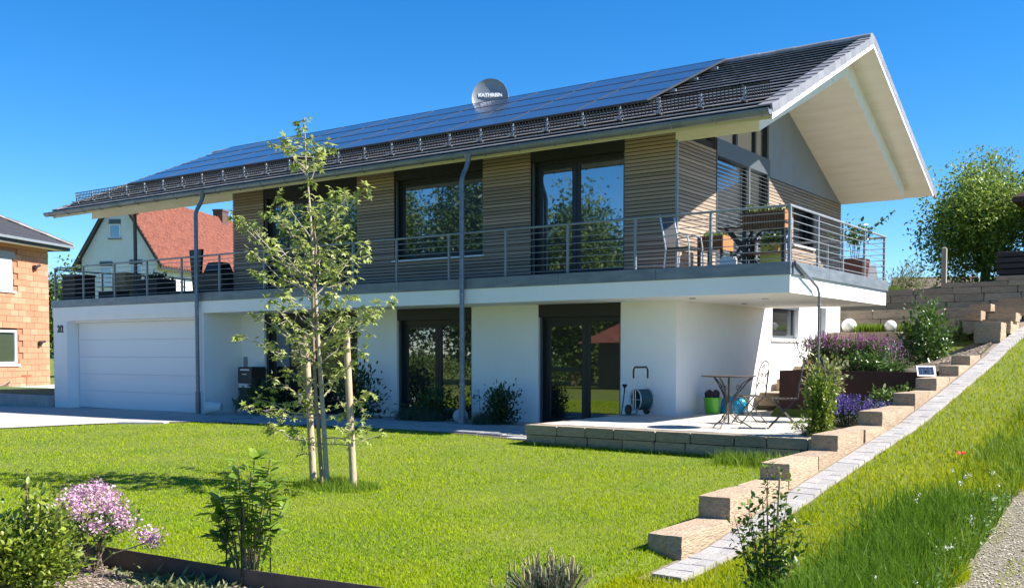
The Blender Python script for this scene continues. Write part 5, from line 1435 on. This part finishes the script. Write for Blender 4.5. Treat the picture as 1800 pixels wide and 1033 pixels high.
# leafy shrub with support stakes
RH = thing('leafy_shrub', 'upright leafy shrub tied to thin stakes in the front bed', 'shrub', (20.95, -10.78, -.08))
P = []; Dv = []; S_ = []; sm = MB(); q = random.Random(21)
tips = [(-.38, .05, .52), (.36, .03, .62), (-.24, -.08, .36), (.28, -.04, .46), (-.28, 0, .60), (-.20, .05, .72), (-.10, 0, .86), (.02, .05, .94), (.10, -.05, .80), (.22, .02, .90), (.16, .08, .78), (.30, .0, .76), (-.05, -.08, .62), (-.30, -.05, .48), (.08, -.1, .66), (-.18, .1, .50), (.0, .1, .74), (.24, -.06, .64), (-.33, .04, .56), (.06, .06, .5)]
for tx, ty, tz in tips:
    b_ = Vector((tx * .25, ty * .25, 0)); e_ = Vector((tx, ty, tz))
    sm.tube([b_, b_.lerp(e_, .5) + Vector((tx * -.1, 0, .03)), e_], [.007, .006, .004], 5)
    for j in range(12):
        d = Vector((q.gauss(0, 1), q.gauss(0, 1), q.gauss(.25, .3))).normalized(); f = q.uniform(.78, 1.0)
        P.append(tuple(b_.lerp(e_, f))); Dv.append(tuple(d)); S_.append(q.uniform(.09, .15))
    for j in range(11):
        f = q.uniform(.25, .8); d = Vector((q.gauss(0, 1), q.gauss(0, 1), q.gauss(.1, .3))); P.append(tuple(b_.lerp(e_, f))); Dv.append(tuple(d)); S_.append(q.uniform(.06, .11))
sm.build('stem', mat('shrub_stem', (.22, .17, .11), .9), RH); leaves('foliage', P, Dv, S_, 'oval', mat('laurel_leaf', (.13, .25, .03), .35, island=(.34, .45, .06), trans=.5), RH, roll=.5)
for i, (sx, sy) in enumerate(((-.17, -.05), (-.10, .08), (.05, -.10), (.16, .06))):
    o = MB().tube([(0, 0, 0), (.005, 0, .52 + .05 * i)], .006, 6).build('plant_stake', black, None, (20.95 + sx, -10.78 + sy, -.1)); tag(o, ['leftmost', 'second', 'third', 'rightmost'][i] + ' thin dark stake inside the leafy front shrub', 'stake', 'stakes in the leafy shrub')
for i, z in enumerate((.38, .42)):
    o = MB().tube([(-.36 + .5 * i, 0, z - .02 + .0), (-.1 + .4 * i, .02, z + .02), (.05 + .3 * i, 0, z + .03)], .008, 6).build('plant_tie', black, None, (20.95, -10.80, -.1)); tag(o, ['left', 'right'][i] + ' black tie band across the leafy front shrub', 'tie', 'ties of the leafy shrub')
# weeds by the edging
n = 700; P = np.column_stack([RNG.normal(20.75, .25, n), RNG.normal(-11.12, .12, n), np.full(n, -.07)]); D_ = RNG.normal(0, 1, (n, 3)); D_[:, 2] = np.abs(D_[:, 2]) * .8
o = leaves('bed_weeds', P, D_, RNG.uniform(.04, .12, n), 'narrow', mat('weed_leaf', (.13, .18, .05), .6, island=(.25, .27, .12), trans=.3)); tag(o, 'pale straggling weeds along the steel edging', 'weeds', kind='stuff')
# dwarf pine
PI_ = thing('dwarf_pine', 'low blue green dwarf pine with upright candles in front', 'pine', (22.98, -10.05, -.1))
NP_, ND, NS = [], [], []; cd = MB(); sm = MB()
for k in range(120):
    u, v = RNG.normal(0, .17), RNG.normal(0, .13); hh_ = .27 - 1.6 * (u * u + v * v) + RNG.normal(0, .02); hh_ = max(hh_, .06)
    e_ = Vector((u * 1.25, v * 1.25, hh_)); b_ = Vector((u * .4, v * .4, 0)); sm.tube([b_, e_], [.008, .005], 4)
    for j in range(90):
        f = RNG.uniform(.35, 1.0); p = b_.lerp(e_, f); a = RNG.uniform(0, 6.28); d = (e_ - b_).normalized() * .9 + Vector((math.cos(a), math.sin(a), 0)) * .8
        NP_.append(tuple(p)); ND.append(tuple(d)); NS.append(RNG.uniform(.035, .055))
    if k % 3 == 0:
        cd.tube([e_, e_ + Vector((RNG.normal(0, .006), 0, .05)), e_ + Vector((RNG.normal(0, .008), 0, RNG.uniform(.06, .11)))], [.006, .006, .003], 6)
sm.build('stem', stem_m, PI_); leaves('needles', NP_, ND, NS, 'needle', needle_m, PI_); cd.build('candles', mat('pine_candle', (.33, .27, .12), .7), PI_)['kind'] = 'stuff'
# staked young bush right
YB_ = thing('young_bush', 'narrow young evergreen bush tied to a cane in front of the pavers', 'bush', (24.12, -9.25, -.1))
P, Dv, S_ = [], [], []; sm = MB(); q = random.Random(33)
for tx, ty, tz in ((-.24, 0, .58), (-.17, .04, .70), (-.12, -.02, .62), (-.05, 0, .72), (-.03, .02, .93), (.04, -.03, .70), (.06, .03, .90), (.11, .0, .74), (.16, .04, .58), (.20, -.03, .50), (-.20, .05, .42), (0, -.05, .45), (.08, .05, .4)):
    e_ = Vector((tx, ty, tz)); b_ = Vector((tx * .3, ty * .3, 0)); sm.tube([b_, b_.lerp(e_, .5), e_], [.007, .005, .002], 5)
    for j in range(80):
        f = q.uniform(.12, 1.0); w = .022 if tz > .85 and f > .75 else .035; d = Vector((q.gauss(0, 1), q.gauss(0, 1), q.gauss(.6, .4)))
        P.append(tuple(b_.lerp(e_, f) + Vector((q.gauss(0, w), q.gauss(0, w), q.gauss(0, .02))))); Dv.append(tuple(d)); S_.append(q.uniform(.032, .06))
sm.build('stem', stem_m, YB_); leaves('foliage', P, Dv, S_, 'oval', mat('boxwood_leaf', (.04, .09, .015), .35, island=(.20, .28, .03), trans=.3), YB_)
o = MB().tube([(0, 0, 0), (.012, .005, .5), (.03, .01, .90)], .008, 8).build('cane', mat('bamboo', (.45, .35, .22), .6), None, (24.15, -9.25, -.12)); tag(o, 'bamboo cane supporting the narrow young bush', 'cane')

# ================================================================== PLANTS BY THE HOUSE
shrub('border_shrub', 'dark shrub beside the letterbox pillar', 'shrub', (8.25, .5, .07), (.60, .36, .34), 1500, (.06, .11), leaf_dark, 'oval', 14, 'shrubs along the shaded facade', .34)
shrub('border_shrub', 'leafy dark shrub under the left patio doors near the tree', 'shrub', (11.2, .42, .10), (.46, .34, .46), 1400, (.06, .11), leaf_dark, 'oval', 14, 'shrubs along the shaded facade', .34)
shrub('border_shrub', 'bushy dark shrub right of the middle downpipe', 'shrub', (15.0, .45, .12), (.34, .30, .31), 1900, (.05, .085), leaf_dark, 'oval', 14, 'shrubs along the shaded facade', .34)
shrub('border_shrub', 'low dark shrub behind the grey ball', 'shrub', (13.45, .45, .12), (.62, .28, .32), 1500, (.05, .09), leaf_dark, 'oval', 14, 'shrubs along the shaded facade', .34)
for i, (x, y, nm) in enumerate(((12.7, .35, 'wide grassy lavender clump left of the grey ball'), (13.3, .3, 'grassy lavender clump touching the grey ball'), (14.75, .25, 'grassy lavender clump right of the downpipe foot'), (8.6, .45, 'grassy clump below the left patio doors'))):
    tuft('lavender_clump', nm, (x, y, .10), 700, .34, .42, mat('lavender_leaf', (.05, .085, .045), .6, island=(.08, .12, .06), trans=.2), 'lavender clumps along the path', .004, 'lavender')
al_ = thing('allium', 'two round dried allium heads on stalks by the downpipe', 'flower', (14.66, .22, .12))
MB().tube([(0, 0, 0), (-.02, 0, .3), (-.05, 0, .62)], .005, 5).tube([(.05, 0, 0), (.12, .03, .3), (.16, .05, .62)], .005, 5).build('stalk', leaf_dark, al_)
P = np.concatenate([np.array([-.05, 0, .66]) + RNG.normal(0, .018, (90, 3)), np.array([.16, .05, .66]) + RNG.normal(0, .018, (90, 3))]); leaves('flower_head', P, RNG.normal(0, 1, (180, 3)), np.full(180, .035), 'needle', mat('dry_allium', (.13, .10, .12), .8), al_)
spikes('purple_salvia', 'vivid purple salvia clump at the lower stone steps', 'flowers', (22.10, -.85, .45), .42, .42, .52, 900, 150, leaf_dark, purple_m, (.14, .26))
spikes('pale_lavender', 'small pale lavender plant behind the purple salvia', 'flowers', (22.25, .25, .52), .16, .16, .30, 160, 40, leaf_silver, lavblue_m, (.06, .10))
spikes('pink_salvia', 'left half of the pink flowering border in the raised bed', 'flowers', (20.45, 3.2, 1.18), .55, .45, .78, 2300, 120, leaf_gloss, magenta_m, (.14, .26), 'pink flowers of the raised bed', (.06, .11))
spikes('pink_salvia', 'right half of the pink flowering border in the raised bed', 'flowers', (21.10, 3.3, 1.18), .55, .45, .74, 2300, 110, leaf_gloss, magenta_m, (.12, .24), 'pink flowers of the raised bed', (.06, .11))
spikes('catmint', 'lavender blue catmint right of the pink flowers', 'flowers', (21.45, 4.9, 1.25), .36, .35, .58, 500, 90, leaf_dark, lavblue_m, (.10, .2))
shrub('garden_shrub', 'tall glossy shrub in the raised bed left of the mulch slope', 'shrub', (21.98, 4.2, 1.2), (.38, .36, .52), 2600, (.06, .10), leaf_gloss, 'oval', 22, None, .3, 8, .05)
shrub('garden_shrub', 'bright leaved shrub in front of the rusted steel sheet', 'shrub', (22.15, 1.1, .55), (.30, .26, .20), 560, (.06, .11), leaf_mid, 'oval', 12, None, .3, 6, .08)
shrub('garden_shrub', 'low leafy cover at the right end of the raised bed', 'shrub', (21.5, 2.75, 1.16), (.40, .3, .16), 800, (.06, .10), leaf_gloss, 'oval', 12, None, .34, 4)
shrub('garden_shrub', 'small rosette plant beside the stacked stone blocks', 'shrub', (22.1, 6.6, 1.75), (.28, .22, .14), 260, (.10, .18), leaf_mid, 'narrow', 8, None, .3, 0)
shrub('willow_shrub', 'pale variegated willow behind the climbing plant', 'shrub', (21.15, .85, .42), (.28, .26, .40), 1300, (.05, .09), leaf_varie, 'oval', 20, None, .26, 7, .12, up=-.2)
shrub('climbing_plant', 'bright green climber on the thin obelisk at the patio corner', 'climber', (21.98, -1.80, .10), (.17, .17, .52), 2600, (.045, .075), leaf_lime, 'oval', 30, None, .30, 6, .03)
shrub('climber_shoots', 'loose shoots of the climber reaching towards the chairs', 'climber', (21.72, -1.55, .4), (.22, .12, .10), 190, (.03, .06), leaf_lime, 'oval', 9, None, .35, 4, .02)
for i, (x, lab) in enumerate(((19.12, 'right of the larger globe'), (19.45, 'left of the smaller globe'), (20.15, 'right of the smaller globe'), (20.6, 'at the right end of the low wall'))):
    tuft('grass_tuft', 'green ornamental grass tuft ' + lab, (x, 10.0, 2.0), 700, .27, .30, grass_long, 'grass tufts on the low wall', .006)
ht = chips('slope_mulch', np.column_stack([RNG.uniform(21.7, 22.95, 7000), RNG.uniform(3.6, 9, 7000), np.zeros(7000)]), np.full(7000, .03), MATS['bark_chip'], .4)
co = np.empty(len(ht.data.vertices) * 3); ht.data.vertices.foreach_get('co', co); co = co.reshape(-1, 3)
co[:, 2] += bed_z(co[:, 0], co[:, 1]) + .012; ht.data.vertices.foreach_set('co', co.ravel()); ht.data.update()
tag(ht, 'bark mulch on the slope beside the upper stones', 'mulch', kind='stuff')

# ================================================================== TREES
def tree(label, loc, h, r, n, lsz, m, trunk_h=.3, clusters=46, kind='diamond', group=None, name='tree', tall=.5, csz=.16):
    t = thing(name, label, 'tree', loc, 0, group)
    c0 = np.array([0, 0, h * trunk_h + (h * (1 - trunk_h)) / 2]); rr_ = np.array([r, r, h * (1 - trunk_h) / 2])
    cc, dd = ell_points(clusters, c0, rr_ * .82, shell=.3)
    cc += RNG.normal(0, .08 * r, cc.shape)
    k = RNG.integers(0, clusters, n); sc = RNG.uniform(.7, 1.35, clusters)[k][:, None]
    P = cc[k] + np.clip(RNG.normal(0, 1, (n, 3)), -1.7, 1.7) * rr_ * csz * sc
    D_ = RNG.normal(0, 1, (n, 3)); D_[:, 2] -= .2
    leaves('crown', P, D_, RNG.uniform(lsz[0], lsz[1], n), kind, m, t)
    mb = MB(); mb.tube([(0, 0, -.3), (.02 * h, 0, h * .25), (-.01 * h, .01 * h, h * .55), (0, 0, h * .85)], [h * .022, h * .018, h * .011, h * .003], 8)
    for i in range(min(clusters, 26)):
        e_ = Vector(cc[i]); s0 = Vector((0, 0, max(h * .15, min(e_.z * .7, h * .7)))); mb.tube([s0, s0.lerp(e_, .5) + Vector((0, 0, .04 * h)), e_], [h * .008, h * .006, h * .002], 5)
    mb.build('trunk', stem_m, t); return t
leaf_pale = mat('pale_tree_leaf', (.09, .16, .025), .5, island=(.26, .34, .05), trans=.4)  # lighter leaf green for the trees on the right
tree('large leafy tree above the stone walls at the right', (19.75, 21.2, 3.6), 4.2, 2.05, 24000, (.09, .17), leaf_pale, .0, 90, csz=.19)
tree('pale silvery tree top behind the large right tree', (19.3, 24.5, 4.0), 5.0, 1.2, 5000, (.10, .2), leaf_silver, .1, 40, 'narrow')
tree('dark tree rising beside the house at the right edge', (21.4, 24.0, 4.0), 4.8, 1.2, 6500, (.12, .2), leaf_pale, .1, 36)
shrub('hillside_bush', 'feathery olive bush behind the balcony corner', 'shrub', (19.15, 13.7, 3.0), (.55, .4, .45), 1500, (.06, .14), mat('olive_leaf', (.10, .14, .04), .5, island=(.22, .24, .09), trans=.3), 'narrow', 16, None, .34, 6)
tuft('grass_tuft', 'tall grass tuft on top of the highest stone wall', (18.9, 13.3, 3.05), 600, .35, .5, grass_long, None, .008)['kind'] = 'stuff'
tree('dense green tree behind the left end of the roof terrace', (-25.3, 15.4, 0), 6.6, 1.7, 7000, (.14, .26), leaf_tree, .1, 40)
po_ = MB().box(-.06, .06, -.06, .06, 0, 1.35).hexa([(-.06, -.06, 1.35), (.06, -.06, 1.35), (.06, .06, 1.35), (-.06, .06, 1.35), (-.02, -.02, 1.39), (.02, -.02, 1.39), (.02, .02, 1.39), (-.02, .02, 1.39)]).build('fence_post', mat('grey_timber', (.28, .25, .21), .9), None, (20.15, 13.9, 3.0)); tag(po_, 'grey wooden post in front of the large right tree', 'post')
wp = thing('timber_stack', 'dark stack of horizontal boards at the right edge above the walls', 'timber stack', (22.0, 14.2, 3.1))
for i in range(7): MB().box(-.55, 1.6, -.3, .3, .02 + i * .155, .15 + i * .155).build('board', mat('dark_timber', (.022, .022, .026), .8, rnd=.2), wp, bevel=.01)
N3 = thing('hill_house', 'white house with dark brown eaves cut off by the right edge', 'house', (21.6, 19.2, 3.5), R(0))
bx('wall', RW, N3, 0, 6, 0, 7, 0, 2.75)
MB().hexa([(-.55, -.6, 2.6), (6.6, -.6, 2.6), (6.6, 7.5, 2.6), (-.55, 7.5, 2.6), (-.55, -.6, 2.75), (6.6, -.6, 2.75), (6.6, 7.5, 2.75), (-.55, 7.5, 2.75)]).add([(-.55, -.6, 2.75), (6.6, -.6, 2.75), (6.6, 7.5, 2.75), (-.55, 7.5, 2.75), (3, 1.5, 4.6), (3, 5.5, 4.6)], [(0, 1, 4), (1, 2, 5, 4), (2, 3, 5), (3, 0, 4, 5)]).build('roof', mat('brown_eave', (.06, .03, .025), .8), N3)
for i, (px_, w_, lab) in enumerate((((15.75, 32.5, 2.9), 3.0, 'brown tiled roof of a low house between bush and tree'), ((12.0, 30, 3.4), 3, 'grey roof gable peeping out beside the balcony corner'))):
    n_ = thing('far_house', lab, 'house', px_, R(20)); bx('wall', RW, n_, -w_ / 2, w_ / 2, -2, 2, -1.5, .8)
    MB().extrude([(-w_ / 2 - .3, -2.4, .6), (-w_ / 2 - .3, 2.4, .6), (-w_ / 2 - .3, 0, 2.0)], (w_ + .6, 0, 0)).build('roof', [mat('brown_roof', (.16, .12, .09), .9, col2=(.10, .075, .06), scale=9), mat('slate_roof', (.16, .16, .17), .8)][i], n_)
# behind the camera: what the windows mirror
for i, (x, y, h, r_, lab) in enumerate(((-6.5, -25, 12.5, 3.2, 'tallest of the trees mirrored in the upper middle window'), (-1.6, -27, 11.0, 2.6, 'tree mirrored in the left leaf of the right balcony door'), (-13, -25, 12.5, 3.6, 'broad tree mirrored between the two left windows'),
                                        (2.6, -29, 8.2, 2.6, 'round lower tree mirrored in the right leaf of the balcony door'), (-20, -26, 13, 3.8, 'wide tree mirrored in the far left balcony door'), (8, -29, 6.4, 2.6, 'small tree mirrored nearest to the camera side'), (-27, -27, 12, 3.6, 'outermost tree of the row across the road'), (-10, -31, 13, 3.6, 'tree standing behind the tallest one across the road'), (-3.6, -32, 10.0, 3.0, 'tree behind the garden house across the road'))):
    tree(lab, (x, y, -.6), h, r_, 24000, (.20, .34), leaf_dark if i % 3 == 0 else leaf_tree, .02, 80, group='trees across the road', csz=.2)
for i, x in enumerate((-26, -20, -14, -8, -2, 9.5)):
    shrub('hedge', 'clipped hedge stretch across the road, number %s from the left' % ['one', 'two', 'three', 'four', 'five', 'six'][i], 'hedge', (x, -21.5 - .2 * i, -.4), (3.2, .8, .95), 2600, (.12, .24), [leaf_mid, leaf_dark, leaf_tree][i % 3], 'diamond', 70, 'hedge across the road', .16, 0)
N4 = thing('red_roof_house', 'low garden house with red hipped roof mirrored in the patio door', 'house', (4.6, -24.0, -.7), R(12))
bx('wall', mat('shed_timber', (.06, .05, .045), .9), N4, -1.9, 1.9, -1.6, 1.6, 0, 2.8)
MB().add([(-2.6, -2.3, 2.65), (2.6, -2.3, 2.65), (2.6, 2.3, 2.65), (-2.6, 2.3, 2.65), (-.6, 0, 4.1), (.6, 0, 4.1)], [(0, 1, 5, 4), (1, 2, 5), (2, 3, 4, 5), (3, 0, 4), (3, 2, 1, 0)]).build('roof', red, N4)
